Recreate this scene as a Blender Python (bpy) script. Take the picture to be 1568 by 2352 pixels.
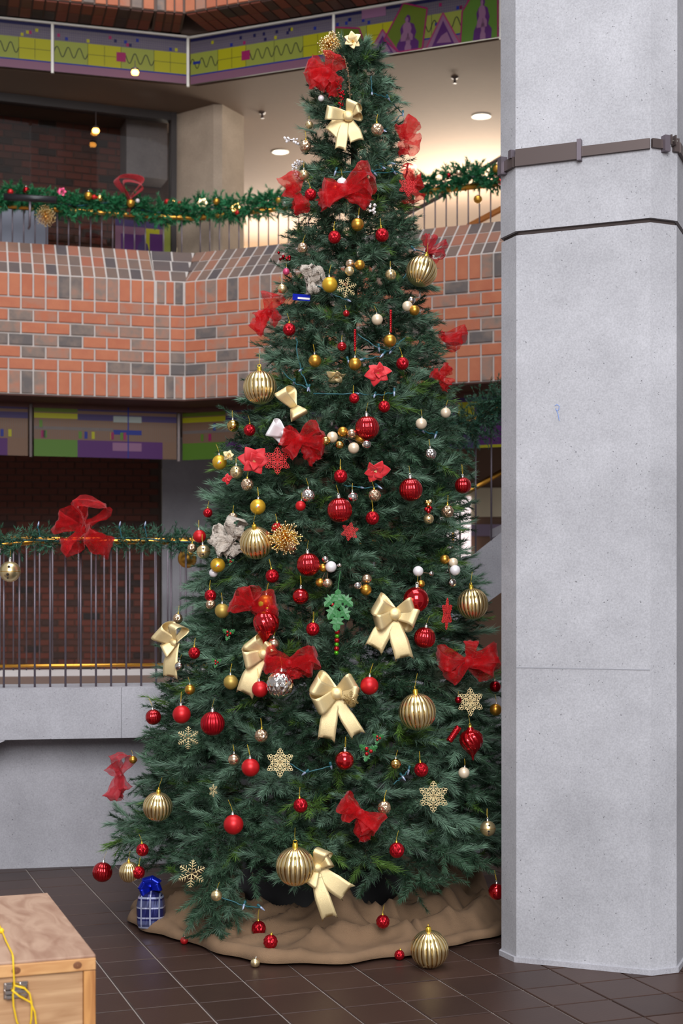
import bpy, math, random
import numpy as np
from mathutils import Vector, Matrix, Euler, noise

random.seed(7)
rng = np.random.default_rng(11)
scene = bpy.context.scene
COL = scene.collection
for o in list(bpy.data.objects):
    bpy.data.objects.remove(o)

# ------------------------------------------------------------------ camera
F, CX, HY, H = 3300.0, 784.0, 1380.0, 1.55      # focal (px), centre, horizon row, eye height
cam = bpy.data.cameras.new('camera')
cam.sensor_width = 36.0
cam.lens = F / 2352.0 * 36.0
cam.shift_y = (HY - 1176.0) / 2352.0
cam.clip_end = 200
cam.dof.use_dof = True
cam.dof.focus_distance = 6.35
cam.dof.aperture_fstop = 3.2
camo = bpy.data.objects.new('camera', cam)
camo.location = (0, 0, H)
camo.rotation_euler = (math.pi / 2, 0, 0)
COL.objects.link(camo)
scene.camera = camo

# ------------------------------------------------------------------ light
scene.view_settings.view_transform = 'Standard'
scene.view_settings.look = 'None'
scene.view_settings.gamma = 1.0
scene.view_settings.use_curve_mapping = False
scene.view_settings.exposure = 0.0
world = bpy.data.worlds.new('atrium_daylight')
scene.world = world
world.use_nodes = True
bg = world.node_tree.nodes['Background']
bg.inputs[0].default_value = (0.94, 0.95, 1.0, 1)
bg.inputs[1].default_value = 0.36

def area(name, loc, target, sx, sy, power, color):
    l = bpy.data.lights.new(name, 'AREA')
    l.shape = 'RECTANGLE'; l.size = sx; l.size_y = sy
    l.energy = power; l.color = color
    o = bpy.data.objects.new(name, l)
    o.location = loc
    o.rotation_euler = (Vector(target) - Vector(loc)).to_track_quat('-Z', 'Y').to_euler()
    COL.objects.link(o)
    return o
# glazed roof of the atrium and the tall window wall behind the viewer
area('skylight', (0.0, 4.5, 15.0), (0.0, 5.2, 0), 9, 9, 1550, (0.93, 0.97, 1.0))
area('window_wall', (0.6, -6.0, 7.0), (0.0, 8.0, 2.4), 6, 7.0, 1950, (0.97, 0.98, 1.0))

# ------------------------------------------------------------------ helpers
def lin(c):
    out = []
    for v in c[:3]:
        v = v / 255.0
        out.append(v / 12.92 if v <= 0.04045 else ((v + 0.055) / 1.055) ** 2.4)
    return (*out, 1.0)

def at(px, py, Z):
    return Vector(((px - CX) / F * Z, Z, H + (HY - py) / F * Z))

MATS = {}
def mat(name, rgb=(128, 128, 128), rough=0.6, metal=0.0, coat=0.0, emit=None, estr=0.0, spec=0.5,
        noise_amt=0.0, noise_scale=20.0, bump=0.0, bump_scale=60.0, alpha=1.0, trans=0.0, sheen=0.0):
    if name in MATS: return MATS[name]
    m = bpy.data.materials.new(name); m.use_nodes = True
    nt = m.node_tree; b = nt.nodes['Principled BSDF']
    c = lin(rgb)
    b.inputs['Base Color'].default_value = c
    b.inputs['Roughness'].default_value = rough
    b.inputs['Metallic'].default_value = metal
    b.inputs['Specular IOR Level'].default_value = spec
    b.inputs['Coat Weight'].default_value = coat
    b.inputs['Alpha'].default_value = alpha
    b.inputs['Transmission Weight'].default_value = trans
    if sheen: b.inputs['Sheen Weight'].default_value = sheen
    if emit:
        b.inputs['Emission Color'].default_value = lin(emit); b.inputs['Emission Strength'].default_value = estr
    if noise_amt or bump:
        tc = nt.nodes.new('ShaderNodeTexCoord')
    if noise_amt:
        n = nt.nodes.new('ShaderNodeTexNoise'); n.inputs['Scale'].default_value = noise_scale; n.inputs['Detail'].default_value = 5
        nt.links.new(tc.outputs['Object'], n.inputs['Vector'])
        mx = nt.nodes.new('ShaderNodeMix'); mx.data_type = 'RGBA'
        mx.inputs['A'].default_value = tuple(min(1, v * (1 - noise_amt)) for v in c[:3]) + (1,)
        mx.inputs['B'].default_value = tuple(min(1, v * (1 + noise_amt)) for v in c[:3]) + (1,)
        nt.links.new(n.outputs['Fac'], mx.inputs['Factor'])
        nt.links.new(mx.outputs['Result'], b.inputs['Base Color'])
    if bump:
        n2 = nt.nodes.new('ShaderNodeTexNoise'); n2.inputs['Scale'].default_value = bump_scale; n2.inputs['Detail'].default_value = 4
        nt.links.new(tc.outputs['Object'], n2.inputs['Vector'])
        bp = nt.nodes.new('ShaderNodeBump'); bp.inputs['Strength'].default_value = bump; bp.inputs['Distance'].default_value = 0.01
        nt.links.new(n2.outputs['Fac'], bp.inputs['Height']); nt.links.new(bp.outputs['Normal'], b.inputs['Normal'])
    MATS[name] = m
    return m

def ramp_by_object(name, stops, rough=0.75, noise_amt=0.25, scale=14, bump=0.3):
    """material whose colour is picked per piece (Object Info random) and mottled by noise"""
    m = bpy.data.materials.new(name); m.use_nodes = True
    nt = m.node_tree; b = nt.nodes['Principled BSDF']; b.inputs['Roughness'].default_value = rough
    b.inputs['Specular IOR Level'].default_value = 0.3
    oi = nt.nodes.new('ShaderNodeObjectInfo')
    cr = nt.nodes.new('ShaderNodeValToRGB'); cr.color_ramp.interpolation = 'LINEAR'
    el = cr.color_ramp.elements
    el[0].position = stops[0][0]; el[0].color = lin(stops[0][1])
    el[1].position = stops[-1][0]; el[1].color = lin(stops[-1][1])
    for p, c in stops[1:-1]:
        e = el.new(p); e.color = lin(c)
    tc = nt.nodes.new('ShaderNodeTexCoord')
    n = nt.nodes.new('ShaderNodeTexNoise'); n.inputs['Scale'].default_value = scale; n.inputs['Detail'].default_value = 4
    vm = nt.nodes.new('ShaderNodeVectorMath'); vm.operation = 'ADD'
    sc = nt.nodes.new('ShaderNodeVectorMath'); sc.operation = 'SCALE'; sc.inputs['Scale'].default_value = 1.0
    cb = nt.nodes.new('ShaderNodeCombineXYZ')
    mu = nt.nodes.new('ShaderNodeMath'); mu.operation = 'MULTIPLY'; mu.inputs[1].default_value = 37.0
    nt.links.new(oi.outputs['Random'], mu.inputs[0]); nt.links.new(mu.outputs[0], cb.inputs[0])
    nt.links.new(tc.outputs['Object'], vm.inputs[0]); nt.links.new(cb.outputs[0], vm.inputs[1])
    nt.links.new(vm.outputs[0], n.inputs['Vector'])
    # wander a little along the ramp inside one piece
    ma = nt.nodes.new('ShaderNodeMath'); ma.operation = 'MULTIPLY_ADD'; ma.inputs[1].default_value = noise_amt
    sub = nt.nodes.new('ShaderNodeMath'); sub.operation = 'SUBTRACT'; sub.inputs[1].default_value = 0.5
    nt.links.new(n.outputs['Fac'], sub.inputs[0]); nt.links.new(sub.outputs[0], ma.inputs[0])
    nt.links.new(oi.outputs['Random'], ma.inputs[2])
    nt.links.new(ma.outputs[0], cr.inputs['Fac']); nt.links.new(cr.outputs['Color'], b.inputs['Base Color'])
    if bump:
        bp = nt.nodes.new('ShaderNodeBump'); bp.inputs['Strength'].default_value = bump; bp.inputs['Distance'].default_value = 0.004
        n3 = nt.nodes.new('ShaderNodeTexNoise'); n3.inputs['Scale'].default_value = 90
        nt.links.new(tc.outputs['Object'], n3.inputs['Vector'])
        nt.links.new(n3.outputs['Fac'], bp.inputs['Height']); nt.links.new(bp.outputs['Normal'], b.inputs['Normal'])
    MATS[name] = m
    return m

def concrete(name, rgb, pit=0.5):
    m = bpy.data.materials.new(name); m.use_nodes = True
    nt = m.node_tree; b = nt.nodes['Principled BSDF']; b.inputs['Roughness'].default_value = 0.85
    b.inputs['Specular IOR Level'].default_value = 0.25
    tc = nt.nodes.new('ShaderNodeTexCoord'); c = lin(rgb)
    n = nt.nodes.new('ShaderNodeTexNoise'); n.inputs['Scale'].default_value = 2.2; n.inputs['Detail'].default_value = 8
    n.inputs['Roughness'].default_value = 0.65
    nt.links.new(tc.outputs['Object'], n.inputs['Vector'])
    cr = nt.nodes.new('ShaderNodeValToRGB'); e = cr.color_ramp.elements
    e[0].position = 0.3; e[0].color = tuple(v * 0.80 for v in c[:3]) + (1,)
    e[1].position = 0.72; e[1].color = tuple(min(1, v * 1.14) for v in c[:3]) + (1,)
    nt.links.new(n.outputs['Fac'], cr.inputs['Fac'])
    # fine aggregate speckle and small air pits
    n2 = nt.nodes.new('ShaderNodeTexNoise'); n2.inputs['Scale'].default_value = 130; n2.inputs['Detail'].default_value = 3
    nt.links.new(tc.outputs['Object'], n2.inputs['Vector'])
    r2 = nt.nodes.new('ShaderNodeMapRange'); r2.inputs['From Min'].default_value = 0.35; r2.inputs['From Max'].default_value = 0.65
    r2.inputs['To Min'].default_value = 0.90; r2.inputs['To Max'].default_value = 1.08
    nt.links.new(n2.outputs['Fac'], r2.inputs['Value'])
    v = nt.nodes.new('ShaderNodeTexVoronoi'); v.inputs['Scale'].default_value = 55; v.inputs['Randomness'].default_value = 1
    dn = nt.nodes.new('ShaderNodeTexNoise'); dn.inputs['Scale'].default_value = 70; nt.links.new(tc.outputs['Object'], dn.inputs['Vector'])
    dm = nt.nodes.new('ShaderNodeVectorMath'); dm.operation = 'MULTIPLY_ADD'; dm.inputs[1].default_value = (0.02, 0.02, 0.02); nt.links.new(dn.outputs['Color'], dm.inputs[0]); nt.links.new(tc.outputs['Object'], dm.inputs[2])
    nt.links.new(dm.outputs[0], v.inputs['Vector'])
    sp_ = nt.nodes.new('ShaderNodeSeparateColor'); nt.links.new(v.outputs['Color'], sp_.inputs[0])
    pw = nt.nodes.new('ShaderNodeMath'); pw.operation = 'POWER'; pw.inputs[1].default_value = 1.3; nt.links.new(sp_.outputs[0], pw.inputs[0])
    ad = nt.nodes.new('ShaderNodeMath'); ad.operation = 'ADD'; ad.inputs[1].default_value = 0.12; nt.links.new(pw.outputs[0], ad.inputs[0])
    dv = nt.nodes.new('ShaderNodeMath'); dv.operation = 'DIVIDE'; nt.links.new(v.outputs['Distance'], dv.inputs[0]); nt.links.new(ad.outputs[0], dv.inputs[1])
    r3 = nt.nodes.new('ShaderNodeMapRange'); r3.inputs['From Min'].default_value = 0.08; r3.inputs['From Max'].default_value = 0.17
    r3.inputs['To Min'].default_value = 1 - pit; r3.inputs['To Max'].default_value = 1.0
    nt.links.new(dv.outputs[0], r3.inputs['Value'])
    mu = nt.nodes.new('ShaderNodeMath'); mu.operation = 'MULTIPLY'
    nt.links.new(r2.outputs[0], mu.inputs[0]); nt.links.new(r3.outputs[0], mu.inputs[1])
    mx = nt.nodes.new('ShaderNodeMix'); mx.data_type = 'RGBA'; mx.blend_type = 'MULTIPLY'; mx.inputs['Factor'].default_value = 1
    nt.links.new(cr.outputs['Color'], mx.inputs['A']); nt.links.new(mu.outputs[0], mx.inputs['B'])
    nt.links.new(mx.outputs['Result'], b.inputs['Base Color'])
    bp = nt.nodes.new('ShaderNodeBump'); bp.inputs['Strength'].default_value = 0.35; bp.inputs['Distance'].default_value = 0.006
    nt.links.new(r3.outputs[0], bp.inputs['Height']); nt.links.new(bp.outputs['Normal'], b.inputs['Normal'])
    MATS[name] = m
    return m

class MB:
    """collects shapes, then links them as ONE mesh object"""
    def __init__(s): s.v = []; s.f = []; s.m = []
    def quad(s, pts, mi=0):
        k = len(s.v); s.v += [tuple(p) for p in pts]; s.f.append(tuple(range(k, k + len(pts)))); s.m.append(mi)
    def box(s, c, size, mi=0, M=None):
        x, y, z = (d / 2 for d in size); c = Vector(c); k = len(s.v)
        for dz in (-z, z):
            for dx, dy in ((-x, -y), (x, -y), (x, y), (-x, y)):
                p = Vector((dx, dy, dz))
                if M: p = M @ p
                s.v.append(tuple(c + p))
        for f in ((3, 2, 1, 0), (4, 5, 6, 7), (0, 1, 5, 4), (1, 2, 6, 5), (2, 3, 7, 6), (3, 0, 4, 7)):
            s.f.append(tuple(k + i for i in f)); s.m.append(mi)
    def prism(s, poly, z0, z1, mi=0):
        """poly: list of (x, y), counter-clockwise"""
        n = len(poly); k = len(s.v)
        s.v += [(x, y, z0) for x, y in poly] + [(x, y, z1) for x, y in poly]
        for i in range(n):
            j = (i + 1) % n
            s.f.append((k + i, k + j, k + n + j, k + n + i)); s.m.append(mi)
        s.f.append(tuple(k + i for i in reversed(range(n)))); s.m.append(mi)
        s.f.append(tuple(k + n + i for i in range(n))); s.m.append(mi)
    def tube(s, pts, r, n=8, mi=0, cap=True):
        pts = [Vector(p) for p in pts]; k = len(s.v); N = len(pts)
        rr = r if isinstance(r, (list, tuple)) else [r] * N
        prev = None
        for i, p in enumerate(pts):
            t = (pts[min(i + 1, N - 1)] - pts[max(i - 1, 0)])
            t = t.normalized() if t.length > 1e-9 else Vector((0, 0, 1))
            if prev is None:
                a = Vector((0, 0, 1)) if abs(t.z) < 0.9 else Vector((1, 0, 0))
                u = t.cross(a).normalized()
            else:
                u = (prev - t * prev.dot(t))
                u = u.normalized() if u.length > 1e-6 else t.orthogonal().normalized()
            prev = u; w = t.cross(u)
            for j in range(n):
                a = 2 * math.pi * j / n
                s.v.append(tuple(p + (u * math.cos(a) + w * math.sin(a)) * rr[i]))
        for i in range(N - 1):
            for j in range(n):
                a, b = k + i * n + j, k + i * n + (j + 1) % n
                s.f.append((a, b, b + n, a + n)); s.m.append(mi)
        if cap:
            s.f.append(tuple(k + j for j in reversed(range(n)))); s.m.append(mi)
            s.f.append(tuple(k + (N - 1) * n + j for j in range(n))); s.m.append(mi)
    def lathe(s, prof, n=24, fn=None, c=(0, 0, 0), mi=0, mfn=None):
        """prof: list of (radius, z); fn(phi, k, r, z) -> r, optional relief"""
        k = len(s.v); c = Vector(c); N = len(prof)
        for i, (r, z) in enumerate(prof):
            for j in range(n):
                a = 2 * math.pi * j / n
                rr = fn(a, i / (N - 1), r, z) if fn else r
                s.v.append((c.x + rr * math.cos(a), c.y + rr * math.sin(a), c.z + z))
        for i in range(N - 1):
            for j in range(n):
                a, b = k + i * n + j, k + i * n + (j + 1) % n
                s.f.append((a, b, b + n, a + n)); s.m.append(mfn(j, i) if mfn else mi)
    def ball(s, c, r, n=12, m=8, mi=0):
        s.lathe([(r * math.sin(math.pi * i / m) + 1e-5, -r * math.cos(math.pi * i / m)) for i in range(m + 1)], n, c=c, mi=mi)
    def mesh(s, name, mats, smooth=False):
        me = bpy.data.meshes.new(name)
        me.from_pydata(s.v, [], s.f)
        for m in mats: me.materials.append(m)
        if len(mats) > 1: me.polygons.foreach_set('material_index', s.m)
        if smooth: me.polygons.foreach_set('use_smooth', [True] * len(me.polygons))
        me.update()
        return me
    def build(s, name, mats, parent=None, smooth=False):
        if not isinstance(mats, (list, tuple)): mats = [mats]
        return link(name, s.mesh(name, mats, smooth), parent)

def link(name, me, parent=None):
    o = bpy.data.objects.new(name, me); COL.objects.link(o)
    if parent: o.parent = parent
    return o
def tag(o, label=None, cat=None, group=None, kind=None):
    if label: o['label'] = label
    if cat: o['category'] = cat
    if group: o['group'] = group
    if kind: o['kind'] = kind
    return o
def empty(name, loc=(0, 0, 0), rot=(0, 0, 0), scale=1.0):
    o = bpy.data.objects.new(name, None); COL.objects.link(o)
    o.empty_display_size = 0.1
    o.location = loc; o.rotation_euler = rot; o.scale = (scale,) * 3
    return o
def solid(o, t):
    md = o.modifiers.new('thickness', 'SOLIDIFY'); md.thickness = t; md.offset = 0
    return o
# ------------------------------------------------------------------ materials of the building
concrete('concrete_light', (174, 173, 178), 0.55)
concrete('concrete_wall', (170, 168, 174), 0.5)
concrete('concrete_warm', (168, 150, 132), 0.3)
ramp_by_object('brick_face', [(0, (170, 98, 72)), (0.3, (180, 110, 80)), (0.5, (172, 102, 76)), (0.66, (158, 116, 98)),
                              (0.80, (130, 112, 102)), (1.0, (98, 90, 88))], noise_amt=0.62, scale=11)
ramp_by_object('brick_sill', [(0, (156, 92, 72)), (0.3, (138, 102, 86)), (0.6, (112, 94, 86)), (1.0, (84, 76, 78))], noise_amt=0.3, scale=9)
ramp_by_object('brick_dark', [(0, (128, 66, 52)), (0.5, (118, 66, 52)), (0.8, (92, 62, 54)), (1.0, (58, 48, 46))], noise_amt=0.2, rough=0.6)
ramp_by_object('tile_brown', [(0, (60, 42, 36)), (0.5, (65, 46, 39)), (1.0, (53, 37, 32))], noise_amt=0.5, scale=6, rough=0.42, bump=0.12)
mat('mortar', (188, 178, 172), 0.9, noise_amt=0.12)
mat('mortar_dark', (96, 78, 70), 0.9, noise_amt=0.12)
mat('grout', (140, 128, 122), 0.9, noise_amt=0.2, noise_scale=6)
mat('ceiling_paint', (106, 85, 70), 0.9, noise_amt=0.05)
mat('cream_wall', (236, 222, 190), 0.9)
mat('dark_frame', (38, 28, 25), 0.5)
mat('brass', (206, 148, 62), 0.28, 1.0)
mat('steel_bar', (116, 106, 114), 0.42, 0.6)
mat('bronze_metal', (92, 80, 78), 0.42, 0.5)
mat('brown_trim', (110, 88, 78), 0.7)
mat('white_curb', (205, 198, 196), 0.8)
mat('groove', (60, 50, 48), 0.9)
mat('lamp_glow', (255, 240, 205), 0.5, emit=(255, 236, 190), estr=9.0)
mat('reflection_amber', (255, 180, 90), 0.5, emit=(255, 170, 70), estr=14.0)  # glow of the two added bulbs that stand for reflections
mat('daylight_pane', (255, 255, 250), 0.5, emit=(255, 250, 236), estr=6.0)
mat('white_trim', (225, 220, 210), 0.6)
mat('steel_bright', (190, 188, 180), 0.3, 0.9)

EPS = 0.011
dL = Vector((1, 0.27)).normalized(); dR = Vector((1, -0.41)).normalized()
C1 = Vector((-1.599, 12.30)); C2 = Vector((-1.3435, 12.35))
nL = Vector((-dL.y, dL.x)); nR = Vector((-dR.y, dR.x)); dM = (C2 - C1).normalized(); nM = Vector((-dM.y, dM.x))
POLY = [C1 - dL * 5.0, C1, C2, C2 + dR * 5.5]
def off(d, poly=POLY):
    out = []
    for i, p in enumerate(poly):
        ns = []
        if i > 0: t = (poly[i] - poly[i - 1]).normalized(); ns.append(Vector((-t.y, t.x)))
        if i < len(poly) - 1: t = (poly[i + 1] - poly[i]).normalized(); ns.append(Vector((-t.y, t.x)))
        if len(ns) == 1: out.append(p + ns[0] * d)
        else: out.append(p + (ns[0] + ns[1]) * (d / (1 + ns[0].dot(ns[1]))))
    return out
def strip(mb, d0, d1, z0, z1, poly=POLY, mi=0):
    a = off(d0, poly); b = off(d1, poly)
    for i in range(len(poly) - 1):
        mb.prism([tuple(a[i]), tuple(a[i + 1]), tuple(b[i + 1]), tuple(b[i])], z0, z1, mi)
def sweep(mb, prof, poly, mi=0):
    k = len(mb.v); n = len(prof)
    rings = [off(d, poly) for d, z in prof]
    for i in range(len(poly)):
        for j, (d, z) in enumerate(prof): mb.v.append((rings[j][i].x, rings[j][i].y, z))
    for i in range(len(poly) - 1):
        for j in range(n):
            j2 = (j + 1) % n
            mb.f.append((k + i * n + j, k + (i + 1) * n + j, k + (i + 1) * n + j2, k + i * n + j2)); mb.m.append(mi)
    mb.f.append(tuple(k + j for j in range(n))); mb.m.append(mi)
    mb.f.append(tuple(k + (len(poly) - 1) * n + j for j in reversed(range(n)))); mb.m.append(mi)
def s_at(px, P, t):
    k = (px - CX) / F
    return (k * P.y - P.x) / (t.x - k * t.y)

# ------------------------------------------------------------------ floor
MA = Vector((-0.341, 0.940)); MBd = Vector((0.940, 0.341))
SA, SB, A0, B0 = 0.2525, 0.2466, 1.371, 7.116
mb = MB(); mb.box((0, 4, -0.056), (20, 26, 0.1))
floor = tag(mb.build('floor', MATS['grout']), kind='structure')
def tile_mesh():
    m = MB(); x, y, b = (SA - 0.008) / 2, (SB - 0.008) / 2, 0.003
    k = 0
    for (sx, sy, z) in ((x, y, -0.006), (x, y, -0.002), (x - b, y - b, 0.0)):
        m.v += [(-sx, -sy, z), (sx, -sy, z), (sx, sy, z), (-sx, sy, z)]
    for r in (0, 4):
        for i in range(4): m.f.append((r + i, r + (i + 1) % 4, r + 4 + (i + 1) % 4, r + 4 + i)); m.m.append(0)
    m.f.append((8, 9, 10, 11)); m.m.append(0)
    return m
tm = tile_mesh().mesh('floor_tile', [MATS['tile_brown']])
rest = MB(); nt_ = 0
proto_t = tile_mesh()
tile_rot = math.atan2(MBd.y, MBd.x)
cells = []
for i in range(-28, 30):
    for j in range(-30, 12):
        a = A0 + (i + 0.5) * SA; b = B0 + (j + 0.5) * SB
        p = MBd * a + MA * b
        if not (0.5 < p.y < 9.2 and abs(p.x) < 4.5): continue
        if p.y > 8.30 + 0.19 * (p.x + 1.97) + 0.1: continue
        vis = p.y > 4.95 and abs(p.x) < 0.2376 * p.y + 0.16
        cells.append((0 if vis else 1, p))
for vis, p in sorted(cells, key=lambda c: (c[0], c[1].y)):
    if nt_ < 290 and vis == 0:
        o = link('floor_tile', tm, floor); o.location = (p.x, p.y, random.uniform(-0.0006, 0.0006)); o.rotation_euler.z = tile_rot + random.uniform(-0.003, 0.003); nt_ += 1
    else:
        R = Matrix.Rotation(tile_rot, 3, 'Z'); k = len(rest.v)
        rest.v += [tuple(R @ Vector(v) + Vector((p.x, p.y, 0))) for v in proto_t.v]
        rest.f += [tuple(k + q for q in f) for f in proto_t.f]; rest.m += proto_t.m
o = rest.build('floor_tile_field', MATS['tile_brown'], floor); o['kind'] = 'stuff'

# ------------------------------------------------------------------ brick pieces
BM = {}
def brick_mesh(w, h, d, m):
    key = (round(w, 4), round(h, 4), d, m)
    if key in BM: return BM[key]
    q = MB(); b = 0.004
    for (x, z, y) in ((w / 2, h / 2, 0.0), (w / 2, h / 2, -d + b), (w / 2 - b, h / 2 - b, -d)):
        q.v += [(-x, y, -z), (x, y, -z), (x, y, z), (-x, y, z)]
    for r in (0, 4):
        for i in range(4): q.f.append((r + i, r + (i + 1) % 4, r + 4 + (i + 1) % 4, r + 4 + i)); q.m.append(0)
    q.f.append((8, 9, 10, 11)); q.m.append(0)
    BM[key] = q.mesh('brick', [MATS[m]])
    return BM[key]
def brick(parent, P, t, s, d, z, w, h, m, rx=0.0, depth=0.012):
    """P origin, t direction, s distance along, d setback"""
    n = Vector((-t.y, t.x)); p = P + t * s + n * d
    o = link('brick', brick_mesh(w, h, depth, m), parent)
    o.location = (p.x, p.y, z); o.rotation_euler = (rx, 0, math.atan2(t.y, t.x))
    return o
J = 0.014; PS = 0.2033; PH = 0.1017
Z0 = 3.28; SLD, SLZ = 0.38, 0.345
slope_a = -math.atan2(SLD, SLZ); SLL = math.hypot(SLD, SLZ)
PROF = [(0, Z0), (0, Z0 + 1.01), (SLD, Z0 + 1.01 + SLZ), (0.55, Z0 + 1.01 + SLZ), (0.55, Z0)]
def parapet(name, P, t, length, direction, poly):
    m = MB(); sweep(m, PROF, poly)
    w = tag(m.build(name, MATS['mortar']), kind='structure')
    nst = int(length / PS); sg = direction
    for r in range(6):
        z = Z0 + 0.2 + (r + 0.5) * PH
        sh = 0.5 * (r % 2)
        if sh: brick(w, P, t, sg * PS * 0.25, 0, z, PS / 2 - J, PH - J, 'brick_face')
        for k in range(nst - (1 if sh else 0)):
            brick(w, P, t, sg * PS * (k + 0.5 + sh), 0, z, PS - J, PH - J, 'brick_face')
    for k in range(nst * 2):
        s = sg * PH * (k + 0.5)
        brick(w, P, t, s, 0, Z0 + 0.1, PH - J, 0.2 - J, 'brick_face')
        brick(w, P, t, s, 0, Z0 + 0.91, PH - J, 0.2 - J, 'brick_face')
        for r in range(3):
            f = (r + 0.5) / 3
            brick(w, P, t, s, SLD * f, Z0 + 1.01 + SLZ * f, PH - J, SLL / 3 - J, 'brick_sill', slope_a, 0.006)
    return w
wall_left = parapet('wall_left', C1, dL, 2.25, -1, [POLY[0], C1])
wall_right = parapet('wall_right', C2, dR, 3.9, 1, [C2, POLY[3]])
m = MB()
k0 = off(0); k1 = off(SLD); k2 = off(0.55)
q = [(k0[1], k0[2], Z0), (k0[1], k0[2], Z0 + 1.01), (k1[1], k1[2], Z0 + 1.01 + SLZ), (k2[1], k2[2], Z0 + 1.01 + SLZ), (k2[1], k2[2], Z0)]
for i in range(4):
    a, b = q[i], q[i + 1]
    m.quad([(a[0].x, a[0].y, a[2]), (a[1].x, a[1].y, a[2]), (b[1].x, b[1].y, b[2]), (b[0].x, b[0].y, b[2])])
wc = tag(m.build('wall_corner', MATS['mortar']), kind='structure')
LM = (C2 - C1).length
for r in range(6):
    for e in (0.25, 0.75): brick(wc, C1, dM, LM * e, 0, Z0 + 0.2 + (r + 0.5) * PH, LM / 2 - J, PH - J, 'brick_face')
for e in (0.2, 0.5, 0.8):
    for zz in (0.1, 0.91): brick(wc, C1, dM, LM * e, 0, Z0 + zz, LM * 0.3 - J, 0.2 - J, 'brick_face')
for r in range(3):
    f = (r + 0.5) / 3; ko = off(SLD * f); a0 = (ko[1] - C1).dot(dM); a1 = (ko[2] - C1).dot(dM); lw = a1 - a0
    ex = -(ko[2] - C2).dot(dR); el = (ko[1] - C1).dot(dL)
    if ex > 0.015: brick(wall_right, C2, dR, -ex / 2, SLD * f, Z0 + 1.01 + SLZ * f, ex, SLL / 3 - J, 'brick_sill', slope_a, 0.006)
    if el > 0.015: brick(wall_left, C1, dL, el / 2, SLD * f, Z0 + 1.01 + SLZ * f, el, SLL / 3 - J, 'brick_sill', slope_a, 0.006)
    for e in (-0.25, 0.25): brick(wc, C1, dM, (a0 + a1) / 2 + lw * e, SLD * f, Z0 + 1.01 + SLZ * f, lw / 2 - J, SLL / 3 - J, 'brick_sill', slope_a, 0.006)

# parapet of the storey above, its soffit, and the soffit below this one
U0 = 6.60
def upper(name, P, t, length, sg, poly):
    m = MB(); sweep(m, [(0, U0), (0, U0 + 1.4), (0.5, U0 + 1.4), (0.5, U0)], poly)
    w = tag(m.build(name, MATS['mortar_dark']), kind='structure')
    for k in range(int(length / PH)):
        s = sg * PH * (k + 0.5)
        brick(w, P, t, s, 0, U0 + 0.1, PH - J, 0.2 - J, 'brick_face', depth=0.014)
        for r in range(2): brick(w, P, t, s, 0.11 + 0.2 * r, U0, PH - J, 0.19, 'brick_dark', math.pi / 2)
    return w
upper('wall_upper_left', C1, dL, 2.6, -1, [POLY[0], C1])
wur = upper('wall_upper_right', C2, dR, 3.9, 1, [C2, POLY[3]])
for e in (0.2, 0.5, 0.8):
    brick(wur, C1, dM, LM * e, 0, U0 + 0.1, LM * 0.3 - J, 0.19, 'brick_face')
    for r in range(2): brick(wur, C1, dM, LM * e, 0.11 + 0.2 * r, U0, LM * 0.3 - J, 0.19, 'brick_dark', math.pi / 2)
m = MB(); sweep(m, [(0, U0), (0, U0 + 1.4), (0.5, U0 + 1.4), (0.5, U0)], [C1, C2])
tag(m.build('wall_upper_corner', MATS['mortar_dark']), kind='structure')
m = MB(); strip(m, 0.42, 8.5, U0, U0 + 0.2); tag(m.build('ceiling_above', MATS['mortar_dark']), kind='structure')
m = MB(); strip(m, 0.005, 0.5, Z0 - 0.012, Z0 - 0.001); strip(m, 0.46, 0.5, Z0 - 0.05, Z0 - 0.012)
tag(m.build('trim_1', mat('soffit_dark', (84, 46, 36), 0.7, noise_amt=0.3, noise_scale=12)), kind='structure')

# ceilings (storey below / gallery) and their back walls
m = MB(); strip(m, 0.5, 8.5, Z0, Z0 + 0.2)
tag(m.build('ceiling_lower', mat('ceiling_brown', (96, 80, 70), 0.9)), kind='structure')
m = MB(); strip(m, 0.53, 8.5, 6.17, 6.59)
ceil = tag(m.build('ceiling', MATS['ceiling_paint']), kind='structure')
m = MB()
m.box((-6.4, 14.0, 4.2), (0.2, 8, 8.4)); tag(m.build('wall_side_left', MATS['concrete_wall']), kind='structure')
m = MB(); m.box((5.6, 15.0, 4.2), (0.2, 10, 8.4)); tag(m.build('wall_side_right', MATS['concrete_wall']), kind='structure')
m = MB(); m.box((0, 18.9, 3.3), (13, 0.2, 6.7)); tag(m.build('wall_back', MATS['cream_wall']), kind='structure')
# gallery window: brick wall added behind dark-framed glass for the one reflected in it
W0 = Vector((-3.096, 13.05)); tw = (Vector((-1.56, 13.60)) - W0).normalized(); nw = Vector((-tw.y, tw.x))
Lw = 1.632; WZ0, WZ1 = 4.35, 6.17
def wbox(mb, s0, s1, d0, d1, z0, z1, P=W0, t=tw):
    n = Vector((-t.y, t.x)); mb.prism([tuple(P + t * s0 + n * d0), tuple(P + t * s1 + n * d0), tuple(P + t * s1 + n * d1), tuple(P + t * s0 + n * d1)], z0, z1)
m = MB(); wbox(m, -2.0, Lw, 0, 0.10, WZ1 - 0.075, WZ1); wbox(m, Lw - 0.055, Lw, -0.01, 0.10, 3.5, WZ1); wbox(m, -2.0, Lw, 0, 0.10, 3.5, 3.95)
win = tag(m.build('window_1', MATS['dark_frame']), kind='structure')
g = bpy.data.materials.new('window_glass'); g.use_nodes = True
nt = g.node_tree; nt.nodes.remove(nt.nodes['Principled BSDF'])
tr = nt.nodes.new('ShaderNodeBsdfTransparent'); tr.inputs[0].default_value = (0.78, 0.76, 0.74, 1)
gl = nt.nodes.new('ShaderNodeBsdfGlossy'); gl.inputs['Roughness'].default_value = 0.02
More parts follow.
